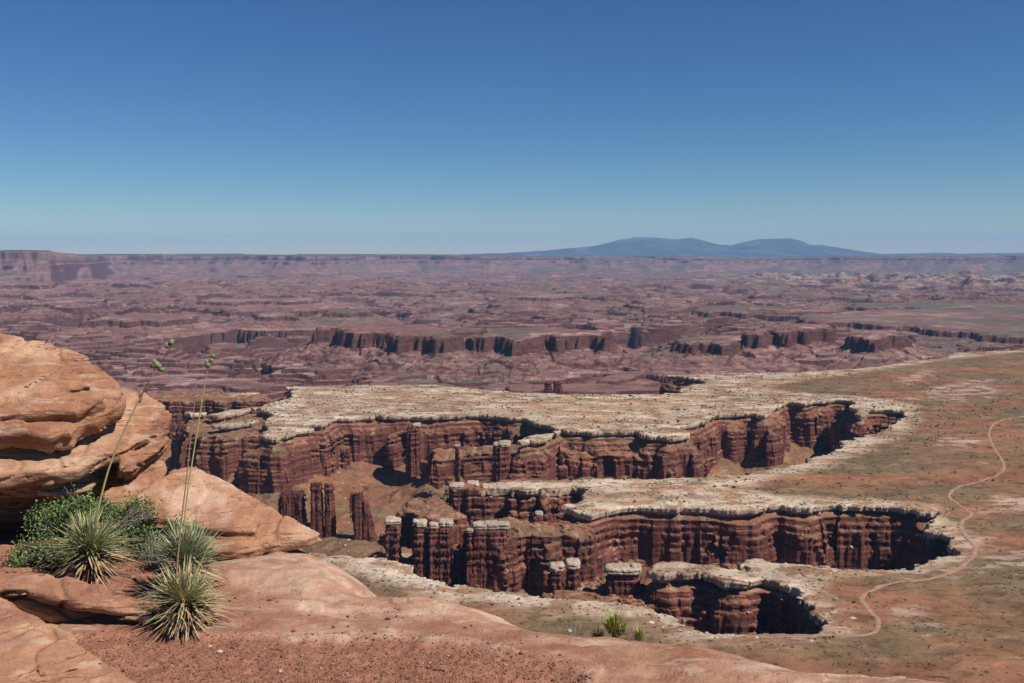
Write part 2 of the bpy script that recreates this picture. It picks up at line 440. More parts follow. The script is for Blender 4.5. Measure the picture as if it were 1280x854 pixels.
    # fields at the vertices
    fi = (np.log(V[:, 1]) - L0) / DL; fj = (V[:, 0] / V[:, 1] - T0) / DT
    ii = np.clip(np.round(fi).astype(int), 0, ni - 1); jj = np.clip(np.round(fj).astype(int), 0, nj - 1)
    col, mask = paint(V[:, 0], V[:, 1], V[:, 2], N, s[ii, jj], top[ii, jj], flo[ii, jj], np.minimum(s, sb)[ii, jj])
    log('paint')
    o = mesh_obj('terrain', V, Q, M_LAND, col=col, mask=mask)
    tag(o, kind='structure')
    return V, N, s[ii, jj], V[:, 2] > top[ii, jj] - 1.8

C = lambda *a: np.array(a, dtype=F32)
soil_px = [(1500, 420), (1280, 440), (1180, 450), (1060, 468), (985, 478), (960, 486), (1010, 492), (1090, 497), (1140, 505), (1150, 525), (1120, 548),
 (1070, 566), (1020, 588), (960, 596), (935, 612), (990, 622), (1100, 626), (1165, 633), (1190, 655), (1215, 675), (1195, 700), (1130, 715),
 (1060, 718), (1020, 724), (1020, 745), (1048, 772), (1040, 795), (960, 808), (880, 808), (840, 795), (800, 775), (700, 762), (560, 748), (430, 715), (200, 700), (-300, 640)]
soil = plan(soil_px, RIM) + [(-2600, 250), (6000, 250), (6000, 3000)]
pale_px = [[(1150, 488), (1210, 478), (1235, 474), (1250, 496), (1200, 502), (1140, 500)], [(1120, 478), (1165, 460), (1160, 470), (1135, 480)],
 [(1160, 555), (1200, 546), (1225, 553), (1190, 562)], [(1215, 632), (1260, 622), (1300, 632), (1230, 640)], [(985, 800), (1030, 790), (1060, 770), (1055, 798), (1010, 806)],
 [(1125, 720), (1190, 690), (1215, 672), (1222, 690), (1180, 715)], [(1130, 778), (1150, 765), (1175, 782), (1150, 790)], [(1230, 700), (1270, 690), (1290, 710), (1240, 715)]]
pale = [plan(p, RIM) for p in pale_px]

def paint(x, y, z, N, s, top, flo, smin):
    n = len(x)
    a = fbm(x / 120, y / 60, 4, 71); b = fbm(x / 30, y / 16, 3, 74); c = n2(x / 6, y / 5, 77); e = fbm(x / 300, y / 160, 3, 79)
    on = (z > top - 1.8) & (s < 4)
    # bench surface
    white = C(.56, .46, .335); tan = C(.40, .265, .16); red = C(.285, .138, .075); olive = C(.19, .135, .073); pink = C(.34, .20, .13)
    ds = np.zeros(n, F32) + 60.0
    ds[on] = sdf_poly(soil, x[on], y[on])
    soilm = smooth(20, -25, ds + 26 * a + 12 * b)[:, None]
    rock = white + (tan - white) * smooth(-.15, .45, a + .5 * b + .25 * smooth(-30, -120, s))[:, None]
    ob = smooth(.05, .3, fbm(x / 46, y / 30, 4, 85))[:, None]; rock = rock + (C(.31, .175, .10) - rock) * ob * .85
    rock = rock * (1 + .24 * c + .12 * b)[:, None]
    so = red + (olive - red) * smooth(-.42, .36, e + .35 * a)[:, None]
    so = so * (1 + .14 * b)[:, None]
    so = so + (pink - so) * (smooth(.26, .5, fbm(x / 60, y / 17, 4, 83)) * .6)[:, None]; so = so * (1 - .28 * smooth(.1, .4, fbm(x / 24, y / 15, 4, 89)))[:, None]
    pm = np.zeros(n, F32); stk = fbm(x[on] / 60, y[on] / 22, 4, 87)
    for p in pale:
        d = sdf_poly(p, x[on], y[on]); pm[on] = np.maximum(pm[on], smooth(30, -14, d + 30 * b[on] + 20 * a[on]) * smooth(-.12, .22, stk))
    so = so + (C(.46, .33, .25) - so) * (pm * .85)[:, None]
    col = rock + (so - rock) * soilm
    # walls
    rel = z - RIM
    bandn = np.interp(rel + 2.0 * a, _bz, _bv)
    wallc = C(.20, .084, .061) * (1 + bandn)[:, None] * (1 + .15 * b)[:, None]
    pur = C(.17, .075, .06)
    wallc = wallc + (pur - wallc) * smooth(.1, .5, n2(x / 70, y / 70, 90) + .3 * b)[:, None] * .6
    capm = smooth(-13.5, -11.5, z - top + .6 * c)[:, None] * (s < 14)[:, None]
    capc = C(.48, .38, .27) * (1 + .15 * b)[:, None]
    wallc = wallc + (capc - wallc) * capm
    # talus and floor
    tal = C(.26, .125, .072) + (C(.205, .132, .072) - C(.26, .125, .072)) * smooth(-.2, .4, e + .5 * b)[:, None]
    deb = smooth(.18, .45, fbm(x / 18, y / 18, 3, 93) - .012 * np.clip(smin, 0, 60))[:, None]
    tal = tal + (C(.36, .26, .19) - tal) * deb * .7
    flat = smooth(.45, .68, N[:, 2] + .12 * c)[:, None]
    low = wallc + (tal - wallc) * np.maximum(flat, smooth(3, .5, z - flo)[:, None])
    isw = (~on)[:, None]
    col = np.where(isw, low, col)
    steepcap = on & (N[:, 2] < .5)
    col[steepcap] = capc[steepcap]
    scrub = np.where(on, .35 + .45 * soilm[:, 0] * 0 + .55 * smooth(-.1, .5, a), .35) * smooth(.5, .8, N[:, 2])
    mask = np.stack([scrub, (1 - np.where(on, 1.0, flat[:, 0])) * (1 - .85 * capm[:, 0]), on * soilm[:, 0]], 1)
    return np.clip(col, .01, .8), np.clip(mask, 0, 1)
_bz = np.arange(-170, 20, 1.0)
_bv = np.random.RandomState(3).uniform(-.17, .17, len(_bz)) + .08 * np.sin(_bz * .37)

# ---------------------------------------------------------------- land beyond: one sheet to the horizon
def terrace(h, step, hard=.82):
    t = h / step; f = np.floor(t); r = t - f
    return (f + smooth(hard, 1.0, r) * .86 + r * .14) * step
MESAS = [  # top level, base level, cliff share, plan outline
 (-336, -452, [(392, 446), (420, 443), (440, 452), (470, 450), (500, 458), (530, 455), (556, 461), (572, 455), (566, 443), (540, 438), (440, 436), (400, 439)], 0),
 (-344, -452, [(592, 452), (606, 456), (622, 452), (640, 462), (665, 458), (685, 450), (700, 454), (735, 450), (757, 453), (762, 444), (700, 441), (610, 440)], 0),
 (-358, -430, [(841, 449), (860, 455), (885, 450), (905, 454), (925, 450), (945, 447), (940, 440), (860, 442)], 0),
 (-325, -430, [(925, 449), (950, 452), (962, 444), (985, 449), (1005, 443), (1040, 441), (1034, 434), (985, 433), (950, 438)], 0),
 (-341, -430, [(1062, 448), (1078, 452), (1095, 455), (1108, 450), (1128, 446), (1120, 438), (1075, 438)], 0),
 (-412, -470, [(1000, 412), (1030, 416), (1060, 415), (1100, 420), (1140, 420), (1170, 427), (1200, 428), (1240, 435), (1300, 438), (1500, 440), (1500, 397), (1100, 397), (1000, 405)], 0),
 (-402, -460, [(865, 398), (885, 402), (900, 400), (930, 403), (950, 399), (985, 402), (1000, 398), (985, 393), (880, 392)], 0),
 (-396, -455, [(100, 416), (135, 412), (160, 416), (175, 413), (200, 415), (240, 410), (245, 406), (135, 406)], 0),
 (-405, -450, [(1060, 391), (1090, 393), (1130, 391), (1165, 395), (1200, 393), (1290, 397), (1400, 397), (1400, 388), (1070, 386)], 0),
 (-350, -420, [(-60, 364), (-20, 363), (0, 365), (30, 364), (50, 366), (68, 363), (72, 359), (-60, 357)], 0),
 (-398, -450, [(405, 400), (430, 402), (448, 400), (465, 401), (455, 396), (410, 396)], 0),
 (-404, -450, [(318, 404), (340, 406), (355, 404), (372, 406), (370, 400), (320, 400)], 0),
 (-392, -440, [(640, 378), (690, 380), (720, 377), (760, 379), (755, 374), (650, 374)], 0),
 (-395, -440, [(250, 384), (290, 386), (330, 383), (360, 385), (400, 382), (395, 379), (260, 380)], 0)]
def mid_height(X, Y):
    r = np.hypot(X, Y)
    s = sdf_poly(rim, X, Y)
    w1 = X + 260 * n2(X / 900, Y / 900, 101); w2 = Y + 260 * n2(X / 900, Y / 900, 102)
    big = fbm(w1 / 2600, w2 / 2600, 5, 103, .52)
    rid = 1 - np.abs(fbm(w1 / 1700, w2 / 1700, 4, 107)) * 2.2
    base = np.interp(r, [2500, 3500, 6000, 9000, 14000, 20000, 26000], [-500, -490, -470, -452, -440, -425, -420])
    h = 150 * big - 75 * smooth(.62, 1.0, rid)
    h = h + 34 * fbm(w1 / 430, w2 / 430, 3, 111) + 11 * fbm(X / 150, Y / 150, 3, 112) + 40 * (cell2(w1 / 520, w2 / 380, 115) - .5) + 20 * (cell2(X / 190, Y / 150, 116) - .5)
    amp = np.interp(r, [2500, 3600, 6000, 12000, 20000], [.35, .75, 1.0, .9, .55])
    step = 17.0
    h = terrace(h * amp + 9 * n2(X / 350, Y / 350, 113), step, .88) * .75 + .25 * terrace(h * amp + 4 * n2(X / 120, Y / 120, 114), 7.0, .85)
    h = h + base
    h = np.minimum(h, -385 + 40 * smooth(5000, 16000, r))
    # escarpments and buttes
    for top, bs, p, _ in MESAS_W:
        d = sdf_poly(p, X, Y) + 26 * fbm(X / 90, Y / 90, 3, 121) + 10 * np.abs(n2(X / 45, Y / 45, 122)) * 2 + 34 * (cell2(X / 95, Y / 110, 123) - .5) + 14 * (cell2(X / 38, Y / 45, 124) - .5)
        H = top - bs
        prof = np.interp(d, [-60, -6, 6, 12, 60, 240], [top + 3 + 6, top, top - .15 * H, top - .48 * H, top - .64 * H, bs - 25])
        h = np.maximum(h, np.where(d < 240, prof, -9e3))
    # the bench itself where it reaches past the detailed part
    bt = bench_top(X, Y, s)
    d = s + 14 * fbm(X / 80, Y / 80, 3, 51) + 10 * np.abs(n2(X / 40, Y / 40, 52))
    prof = np.interp(d, [0, 2, 16, 30, 150], [0, -10, -70, -85, -145])
    h = np.where(d < 0, bt, np.maximum(h, np.where(d < 150, RIM + prof, -9e3)))
    return h, s
FAR_EDGE = lambda az: np.interp(az, [-.6, -.55, -.48, -.42, -.3, -.1, .05, .2, .35, .6], [15500, 16000, 17500, 23500, 24000, 25500, 28500, 27000, 27500, 29000])
def far_height(X, Y, h):
    """the long walls under the plateau on the skyline"""
    r = np.hypot(X, Y); az = X / Y
    e = FAR_EDGE(az) + 3200 * fbm(az * 9, r / 9000, 4, 131) + 350 * np.abs(fbm(az * 30, r / 4000, 3, 133)) * 2
    d = r - e
    top = np.interp(az, [-.6, -.475, -.45, -.2, 0, .12, .3, .6], [62, 50, 0, -12, -45, -95, -90, -45]) + 60 * (cell2(az * 14, r / 9000, 9) - .5) + 20 * fbm(X / 2500, Y / 2500, 3, 135)
    prof = np.interp(d, [-5200, -2400, -900, -700, 0, 150, 900], [-600, -395, -230, -170, -140, -25, 0])
    cut = np.where(d > -5200, np.where(prof > -300, top * smooth(-500, 60, d) + prof, prof), -9e3)
    return np.maximum(h, cut)
def make_far():
    global MESAS_W
    MESAS_W = [(t, b, plan(p, b), k) for t, b, p, k in MESAS]
    ni, nj = 1450, 1150
    yy = np.exp(np.linspace(math.log(2925.0), math.log(40000.0), ni)); tt = np.linspace(-.62, .62, nj)
    Y = np.repeat(yy[:, None], nj, 1); X = Y * tt[None]
    h, s = mid_height(X, Y)
    h = far_height(X, Y, h)
    log('far heights')
    # rugged needles country on the right
    az = X / Y; r = np.hypot(X, Y)
    nm = smooth(.18, .3, az) * smooth(13000, 15000, r) * smooth(21500, 19500, r)
    h = h + nm * (60 * np.maximum(0, n2(X / 260, Y / 500, 141)) * 2 + 30)
    V = np.stack([X, Y, h], 2).reshape(-1, 3).astype(F32)
    idx = np.arange(ni * nj).reshape(ni, nj)
    Q = np.stack([idx[:-1, :-1], idx[:-1, 1:], idx[1:, 1:], idx[1:, :-1]], 2).reshape(-1, 4)
    N = vnormals(V, Q)
    x, y, z = V.T; s = s.ravel(); rr = r.ravel(); nz = N[:, 2]
    on = s < 0
    c1, m1 = paint(x, y, z, N, s, np.where(on, z, -360).astype(F32), z - 50, s)
    a = fbm(x / 900, y / 900, 4, 151); b = fbm(x / 200, y / 260, 3, 153); lay = n2(z / 9 + .6 * a, a * 2, 155)
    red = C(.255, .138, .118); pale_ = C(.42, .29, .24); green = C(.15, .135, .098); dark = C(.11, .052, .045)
    col = red + (pale_ - red) * smooth(.12, .6, lay + .6 * b)[:, None] * .75
    gm = smooth(-.1, .35, a + .25 * np.clip((x / y), -.3, .5) * 3 + .2 * smooth(5000, 9000, rr) - .15) * smooth(.93, .985, nz)
    col = col + (green - col) * (gm * .9)[:, None]
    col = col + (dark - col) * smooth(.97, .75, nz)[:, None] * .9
    nmf = nm.ravel(); col = col + (C(.50, .38, .30) - col) * (nmf * smooth(-.2, .4, lay + b) * .8)[:, None]
    wt = .45 * (smooth(-.1, .25, n2(x / 1500, y / 1500, 161)) * (rr > 15000) * (z > -110) * smooth(.98, .8, nz))[:, None]
    col = col + (C(.52, .40, .33) - col) * wt * .8
    top_far = ((rr > 15500) & (z > -90))
    col = np.where((top_far & (nz > .97))[:, None], C(.12, .11, .075), col)
    col = col * (1 + .12 * b)[:, None]
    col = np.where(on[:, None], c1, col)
    m = np.stack([np.where(on, m1[:, 0], .3), np.where(on, m1[:, 1], smooth(.95, .8, nz)), np.where(on, m1[:, 2], 0)], 1)
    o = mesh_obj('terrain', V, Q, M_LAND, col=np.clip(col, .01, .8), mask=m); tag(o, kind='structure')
    # near apron between the viewpoint cliff and the bench
    yy = np.exp(np.linspace(math.log(9.0), math.log(795.0), 260)); tt = np.linspace(-1.3, 1.3, 420)
    Y = np.repeat(yy[:, None], 420, 1); X = Y * tt[None]
    bt = bench_top(X, Y, np.full(X.shape, -200.0))
    h = np.where(Y > 60, np.maximum(bt, bt + (430 - Y) * .62), 0)
    h = np.where(Y <= 60, -125 - (60 - Y) * .2, h)
    h = np.where(Y > 740, bt, h)
    h = h - 0.05 * smooth(770, 795, Y)
    V = np.stack([X, Y, h], 2).reshape(-1, 3).astype(F32); idx = np.arange(260 * 420).reshape(260, 420)
    Q = np.stack([idx[:-1, :-1], idx[:-1, 1:], idx[1:, 1:], idx[1:, :-1]], 2).reshape(-1, 4); N = vnormals(V, Q)
    s = np.full(len(V), -200.0, F32)
    c1, m1 = paint(V[:, 0], V[:, 1], V[:, 2], N, s, V[:, 2], V[:, 2] - 50, s)
    o = mesh_obj('terrain', V, Q, M_LAND, col=c1, mask=m1); tag(o, kind='structure')

def make_mountains():
    # blue wooded range 62 km away
    prof_px = [(560, 318.5), (640, 316), (680, 313.5), (715, 310), (740, 308), (762, 303), (775, 299.5), (795, 297), (812, 296.5), (830, 298), (845, 299), (862, 297.5), (880, 301), (898, 306),
               (912, 306.5), (930, 302), (948, 299), (970, 298.5), (985, 298), (1000, 301), (1012, 306), (1030, 307), (1055, 311), (1080, 315), (1100, 317.5), (1140, 317), (1165, 316), (1200, 317), (1300, 316)]
    D = 62000.0
    az = np.linspace(-.14, .60, 520); u = 640 + az * FPX
    ridge = -(np.interp(u, [p[0] for p in prof_px], [p[1] for p in prof_px]) - 318.0) / FPX * D
    ny = 150; yy = D + np.linspace(-9000, 9000, ny)
    Y = np.repeat(yy[:, None], len(az), 1); X = D * az[None] * (Y / D)
    k = np.abs(Y - D) / 9000
    env = (1 - k) ** 1.25
    h = -260 + (ridge[None] + 260) * env
    nz = fbm(X / 5200, Y / 5200, 5, 171) - .9 * np.abs(fbm(X / 2600, Y / 4200, 4, 173)) + .2
    h = h + (nz - .1) * 700 * env * (1 - env) * 2.2 * np.clip(ridge[None] / 900 + .25, .15, 1) + 35 * fbm(X / 1100, Y / 1100, 3, 175) * env
    V = np.stack([X, Y, h], 2).reshape(-1, 3).astype(F32); idx = np.arange(ny * len(az)).reshape(ny, -1)
    Q = np.stack([idx[:-1, :-1], idx[:-1, 1:], idx[1:, 1:], idx[1:, :-1]], 2).reshape(-1, 4)
    f = fbm(V[:, 0] / 1800, V[:, 1] / 1800, 4, 177)
    col = C(.045, .06, .04) + (C(.105, .10, .075) - C(.045, .06, .04)) * smooth(.0, .4, f)[:, None]
    o = mesh_obj('mountain', V, Q, M_PLAIN, col=col); tag(o, kind='structure')
    # plateau sheet running to the horizon under and behind the range
    nx, ny = 260, 90
    yy = np.exp(np.linspace(math.log(36000), math.log(74000), ny)); tt = np.linspace(-.8, .8, nx)
    Y = np.repeat(yy[:, None], nx, 1); X = Y * tt[None]
    h = -70 + 60 * fbm(X / 9000, Y / 9000, 4, 181) + np.interp(X / Y, [-.6, -.45, 0, .3, .6], [30, 30, -20, -60, 20])
    V = np.stack([X, Y, h], 2).reshape(-1, 3).astype(F32); idx = np.arange(nx * ny).reshape(ny, nx)
    Q = np.stack([idx[:-1, :-1], idx[:-1, 1:], idx[1:, 1:], idx[1:, :-1]], 2).reshape(-1, 4)
    col = np.broadcast_to(C(.085, .09, .06), (len(V), 3)) * (1 + .3 * fbm(V[:, 0] / 4000, V[:, 1] / 4000, 3, 183))[:, None]
    o = mesh_obj('ground', V, Q, M_PLAIN, col=col); tag(o, kind='structure')

def land_material():
    t = NT('desert_land', .95, .05)
    col = t.attr('Col'); r, g, b = t.sep(t.attr('Mask'))[:3]
    fine = t.noise(t.pos, .35, 4, .65)
    col = t.mix(1.0, col, t.ramp(fine, [(.25, .80), (.5, 1.0), (.75, 1.16)]), 'MULTIPLY')
    st = t.noise(t.mapv((.012, .012, .42)), 1.0, 4, .7)
    fl = t.noise(t.mapv((.11, .11, .006)), 1.0, 3, .6)
    wallv = t.mix(1.0, t.ramp(st, [(.3, .70), (.5, 1.0), (.7, 1.24)]), t.ramp(fl, [(.3, .7), (.55, 1.05), (.7, 1.25)]), 'MULTIPLY')
    col = t.mix(g, col, t.mix(1.0, col, wallv, 'MULTIPLY'))
    # scrub: small round dark bushes
    for sc, thr, c2 in ((.13, .30, (.055, .062, .03)), (.26, .27, (.085, .085, .04))):
        flatp = t.mapv((1, 1, .02))
        d = t.vor(flatp, sc); rc = t.sep(t.vor(flatp, sc, 'Color'))[0]
        patch = t.noise(t.pos, .012, 3, .6)
        dens = t.math('MULTIPLY', r, t.ramp(patch, [(.35, .2), (.65, 1.2)]))
        m = t.math('MULTIPLY', t.math('LESS_THAN', rc, dens), t.math('LESS_THAN', d, thr))
        col = t.mix(t.math('MULTIPLY', m, .8), col, c2)
    med = t.noise(t.mapv((.02, .02, .06)), 1.0, 6, .68)
    col = t.mix(1.0, col, t.ramp(med, [(.3, .70), (.5, 1.0), (.7, 1.28)]), 'MULTIPLY')
    mid2 = t.noise(t.mapv((.0045, .012, .05)), 1.0, 6, .7)
    col = t.mix(1.0, col, t.ramp(mid2, [(.32, .74), (.5, 1.0), (.68, 1.22)]), 'MULTIPLY')
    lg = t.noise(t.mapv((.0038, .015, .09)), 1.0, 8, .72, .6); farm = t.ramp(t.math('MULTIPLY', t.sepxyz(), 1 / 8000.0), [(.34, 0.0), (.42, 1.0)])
    ledge_shade = t.math('MULTIPLY', t.ramp(t.math('ABSOLUTE', t.math('SUBTRACT', lg, .50)), [(0.0, 1.0), (.012, .6), (.03, 0.0)]), farm)  # thin ledge shadows painted into the colour of the far land
    col = t.mix(t.math('MULTIPLY', ledge_shade, t.math('SUBTRACT', .78, t.math('MULTIPLY', b, .78))), col, (.062, .032, .03))
    lp = t.math('MULTIPLY', t.ramp(t.math('ABSOLUTE', t.math('SUBTRACT', lg, .58)), [(0.0, 1.0), (.012, 0.0)]), farm)
    col = t.mix(t.math('MULTIPLY', lp, t.math('SUBTRACT', .45, t.math('MULTIPLY', b, .45))), col, (.42, .29, .23))
    # joints in the bare white rock
    wr = t.math('MULTIPLY', t.math('LESS_THAN', b, .5), t.math('LESS_THAN', g, .3))
    ck = t.vor(t.mapv((.05, .11, .02)), 1.0, feature='DISTANCE_TO_EDGE')
    col = t.mix(t.math('MULTIPLY', t.ramp(ck, [(.0, .38), (.045, 0.0)]), wr), col, (.12, .085, .06))
    h = t.math('MULTIPLY', t.math('MULTIPLY', st, g), 3.0)
    h = t.math('ADD', h, t.math('MULTIPLY', t.math('MULTIPLY', fl, g), 3.0))
    h = t.math('ADD', h, t.math('MULTIPLY', fine, 1.0))
    h = t.math('ADD', h, t.math('MULTIPLY', t.noise(t.pos, .12, 4, .6), 1.5))
    col = t.mix(1.0, col, (.84, .80, .80), 'MULTIPLY'); col = t.mix(g, col, t.mix(1.0, col, (.84, .80, .80), 'MULTIPLY'))
    return t.done(col, t.bump(h, 1.0, .7))
def plain_material():
    t = NT('far_forest', .95, .05); return t.done(t.attr('Col'))
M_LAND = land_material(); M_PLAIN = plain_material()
BENCH = make_bench(); make_far(); make_mountains()
log('land done')
# ---------------------------------------------------------------- dirt road on the bench
def spline(pts, n=12):
    pts = np.array(pts, float); out = []
    for i in range(len(pts) - 1):
        p0 = pts[max(i - 1, 0)]; p1 = pts[i]; p2 = pts[i + 1]; p3 = pts[min(i + 2, len(pts) - 1)]
        for k in range(n):
            t = k / n
            out.append(.5 * (2 * p1 + (p2 - p0) * t + (2 * p0 - 5 * p1 + 4 * p2 - p3) * t * t + (3 * p1 - p0 - 3 * p2 + p3) * t ** 3))
    out.append(pts[-1]); return np.array(out)
def make_road(name, px, width, mat, lift):
    c = spline([tuple(at_z(u, v, RIM)[:2]) for u, v in px], 14)
    d = np.gradient(c, axis=0); d /= np.linalg.norm(d, axis=1)[:, None] + 1e-9; nn = np.stack([-d[:, 1], d[:, 0]], 1)
    rows = []
    for k in np.linspace(-1, 1, 5):
        wv = width / 2 * (1 + .38 * n2(c[:, 0] / 14, c[:, 1] / 14, 201 + int(k * 2)))
        p = c + nn * (k * wv)[:, None]
        z = bench_top(p[:, 0], p[:, 1], np.full(len(p), -200.0)) + lift - (.25 if abs(k) == 1 else 0)
        rows.append(np.stack([p[:, 0], p[:, 1], z], 1))
    V = np.concatenate(rows); n = len(c); idx = np.arange(5 * n).reshape(5, n)
    Q = np.stack([idx[:-1, :-1], idx[:-1, 1:], idx[1:, 1:], idx[1:, :-1]], 2).reshape(-1, 4)
    tag(mesh_obj(name, V, Q[:, ::-1], mat), kind='structure')
t = NT('dirt_road', .95, .05)
nz = t.noise(t.pos, .25, 4, .6)
M_ROAD = t.done(t.ramp(nz, [(.3, (.25, .14, .09)), (.7, (.37, .225, .15))]))
make_road('road', [(1420, 512), (1330, 515), (1280, 521), (1250, 527), (1237, 538), (1238, 552), (1246, 566), (1254, 578), (1253, 590), (1235, 599), (1205, 607), (1189, 615),
 (1188, 624), (1203, 634), (1214, 643), (1204, 652), (1201, 662), (1209, 674), (1218, 684), (1216, 696), (1200, 710), (1170, 722), (1120, 730), (1088, 740),
 (1077, 750), (1084, 762), (1096, 774), (1097, 786), (1088, 795), (1060, 800), (1030, 804), (990, 806), (950, 806)], 5.2, M_ROAD, .45)
make_road('path', [(1214, 643), (1250, 641), (1300, 640), (1400, 641)], 3.0, M_ROAD, .40)

# ---------------------------------------------------------------- free-standing towers of the basin
def tower(u, v, hw, top, base, label, capped=True, caps=None, aspect=1.0, rot=0.0, lean=0.0, flare=.085, seed=0, d=None, caph=8.0, notch=0, cat='rock tower', group='rock towers standing in the canyon'):
    c = at_z(u, v, top) if d is None else at_y(u, v, d)
    cx, cy = c[0], c[1]; D = cy
    a = hw * D / FPX; b = a * aspect
    H = top - base; st = 1.15
    ctop = top - (caph if capped else 0)
    R = max(a, b) + 6 + flare * H + abs(lean) * .5 + 4
    xs = np.arange(cx - R, cx + R, st); ys = np.arange(cy - R, cy + R, st); zs = np.arange(base - 14, top + 4, st)
    co, si = math.cos(rot), math.sin(rot)
    def sup(X, Y, a, b, p=3.0):
        x = X * co + Y * si; y = -X * si + Y * co
        return ((np.abs(x / a) ** p + np.abs(y / b) ** p) ** (1 / p) - 1) * min(a, b)
    X, Y, Z = np.meshgrid(xs, ys, zs, indexing='ij')
    root = empty('rock_tower', (cx, cy, base)); tag(root, label, cat, group)
    t_ = (top - Z) / H
    lx = cx + lean * (t_ - .5)
    fl = (1.6 * np.abs(n2(X / 7, Y / 7, 211 + seed)) * 2 + 2.4 * n2(X / 13, Y / 13, 212 + seed) - 1.2 + 3.5 * (cell2(X / 6, Y / 6, seed) - .5) + 2.2 * (cell2(X / 4 + np.floor(Z / 13) * 7.3, Y / 4, seed + 1) - .5)) * np.clip(t_ * 3 + .25, 0, 1)
    idx = np.clip((Z - RIM + 170) * 4, 0, 720).astype(int)
    stv = (_Wb[idx] - np.interp(RIM - Z, [14, 22, 40, 75, 100, 130], [0, 2, 4, 12, 16, 22])) * .8
    F = stv.clip(-2, 2) * .8 - sup(X - lx, Y - cy, a * .92, b * .92) + flare * (top - Z) * .55 + fl + .8 * n3(X / 4, Y / 4, Z / 5, seed)
    tz = ctop
    if notch: tz = ctop - notch * np.abs(n2(X / 6 + seed, Y / 14, 219)) * 2
    F = np.minimum(F, tz - Z)
    V, Q = surface_nets(len(xs), len(ys), len(zs), lambda i, j: F[i:j], lambda p: np.stack([xs[0] + p[:, 0] * st, ys[0] + p[:, 1] * st, zs[0] + p[:, 2] * st], 1), 200)
    N = vnormals(V, Q)
    n_ = len(V); far_ = np.full(n_, 100, F32)
    col, mask = paint(V[:, 0], V[:, 1], V[:, 2] - 1e-3, N, far_, np.full(n_, 1e4, F32), np.full(n_, -1e4, F32), far_)
    if top < RIM - 60 or not capped: col *= .92
    place(mesh_obj('column', V, Q, M_LAND, col=col, mask=mask), root)
    if not capped: return root
    for (dx, fw, hh) in (caps or [(0, 1.0, 1.0)]):
        ca = a * fw * 1.08 + .8; cb = b * min(1, fw * 1.4) * 1.08 + .8; ccx = cx + dx * a; hgt = caph * hh
        xs2 = np.arange(ccx - ca - 3, ccx + ca + 3, .7); ys2 = np.arange(cy - cb - 3, cy + cb + 3, .7); zs2 = np.arange(ctop - 1.5, ctop + hgt + 2.5, .7)
        X, Y, Z = np.meshgrid(xs2, ys2, zs2, indexing='ij')
        s2 = sup(X - ccx, Y - cy, ca, cb, 3.5); zc = ctop + hgt / 2 - .2; vz = np.abs(Z - zc) - hgt / 2; rr_ = hgt * .3
        q1 = np.maximum(s2 + rr_, 0); q2 = np.maximum(vz + rr_, 0)
        F = -(np.sqrt(q1 * q1 + q2 * q2) + np.minimum(np.maximum(s2 + rr_, vz + rr_), 0) - rr_) + 1.3 * fbm3(X / 5, Y / 5, Z / 3.2, 3, seed + 3) - .5 * (np.abs(((Z - ctop) / hgt) - .45) < .06)
        V, Q = surface_nets(len(xs2), len(ys2), len(zs2), lambda i, j: F[i:j], lambda p: np.stack([xs2[0] + p[:, 0] * .7, ys2[0] + p[:, 1] * .7, zs2[0] + p[:, 2] * .7], 1), 200)
        cc = C(.47, .38, .285) * (1 + .2 * fbm3(V[:, 0] / 4, V[:, 1] / 4, V[:, 2] / 2, 3, 5))[:, None]
        place(mesh_obj('cap_rock', V, Q, M_LAND, col=cc, mask=np.zeros((len(V), 3))), root)
    return root
L3 = [(-.55, .42, .9), (.05, .40, 1.0), (.62, .36, .95)]
tower(491, 647, 9, -364, -492, 'white-capped red tower at the left end of the front row of pillars', caps=[(-.35, .62, 1), (.62, .42, .85)], aspect=1.3, seed=1)
tower(525, 650, 8, -364, -492, 'slim red pillar carrying a squarish white cap, second from the left of the front row', seed=2, caps=[(-.7, .35, 1.15), (.25, .7, .95)], aspect=1.2)
tower(542, 653, 5, -365, -492, 'thin dark pillar under a small white cap between two larger capped pillars', seed=3)
tower(557, 650, 8.5, -364, -492, 'red pillar with two upright white cap blocks left of the broad three-block tower', caps=[(-.45, .5, 1.1), (.5, .5, 1.1)], seed=4, aspect=1.5)
tower(614, 652, 23, -363, -494, 'broad red tower topped by three white blocks side by side', caps=L3, seed=5, caph=10, aspect=.62, flare=.10)
tower(587, 661, 3.5, -369, -480, 'needle with one small round white boulder balanced on it', seed=6, caph=5)
tower(571, 605, 8, -365, -470, 'flat-capped pillar at the left end of the rear row', seed=7, caph=4, aspect=1.4, caps=[(0, 1.05, 1)])
tower(591, 602, 6.5, -364, -470, 'pillar with a thin tilted white cap just right of the rear row\'s first pillar', seed=8, caph=4, aspect=1.3)
tower(671, 640, 7, -368, -455, 'squat pillar with a lopsided white cap below the flat rock point', seed=9, caph=5, caps=[(.4, .6, 1)], aspect=1.2)
tower(696, 703, 9, -366, -468, 'dark-sided tower with a cracked grey-white cap in the near canyon', seed=10, caph=10, caps=[(-.4, .55, .9), (.4, .5, 1)], aspect=1.2)
tower(716, 700, 8, -366, -466, 'leaning white-topped tower beside the cracked grey-capped one', seed=11, caph=9, aspect=1.4)
tower(779, 707, 21, -366, -468, 'wide twin-legged tower under one long white roof slab in the near canyon', seed=12, caph=8, aspect=.6, caps=[(0, 1.0, 1), (.75, .28, 1.3)], notch=0)
tower(517, 530, 8, -365, -462, 'lone capped tower standing out from the far canyon wall', seed=13, caph=4, aspect=1.6, caps=[(.5, .55, 1)])
tower(627, 553, 11, -367, -470, 'twin-column tower with a domed white cap before the far wall', seed=14, caph=5, aspect=1.5, caps=[(-.45, .4, .7), (.35, .6, 1.2)])
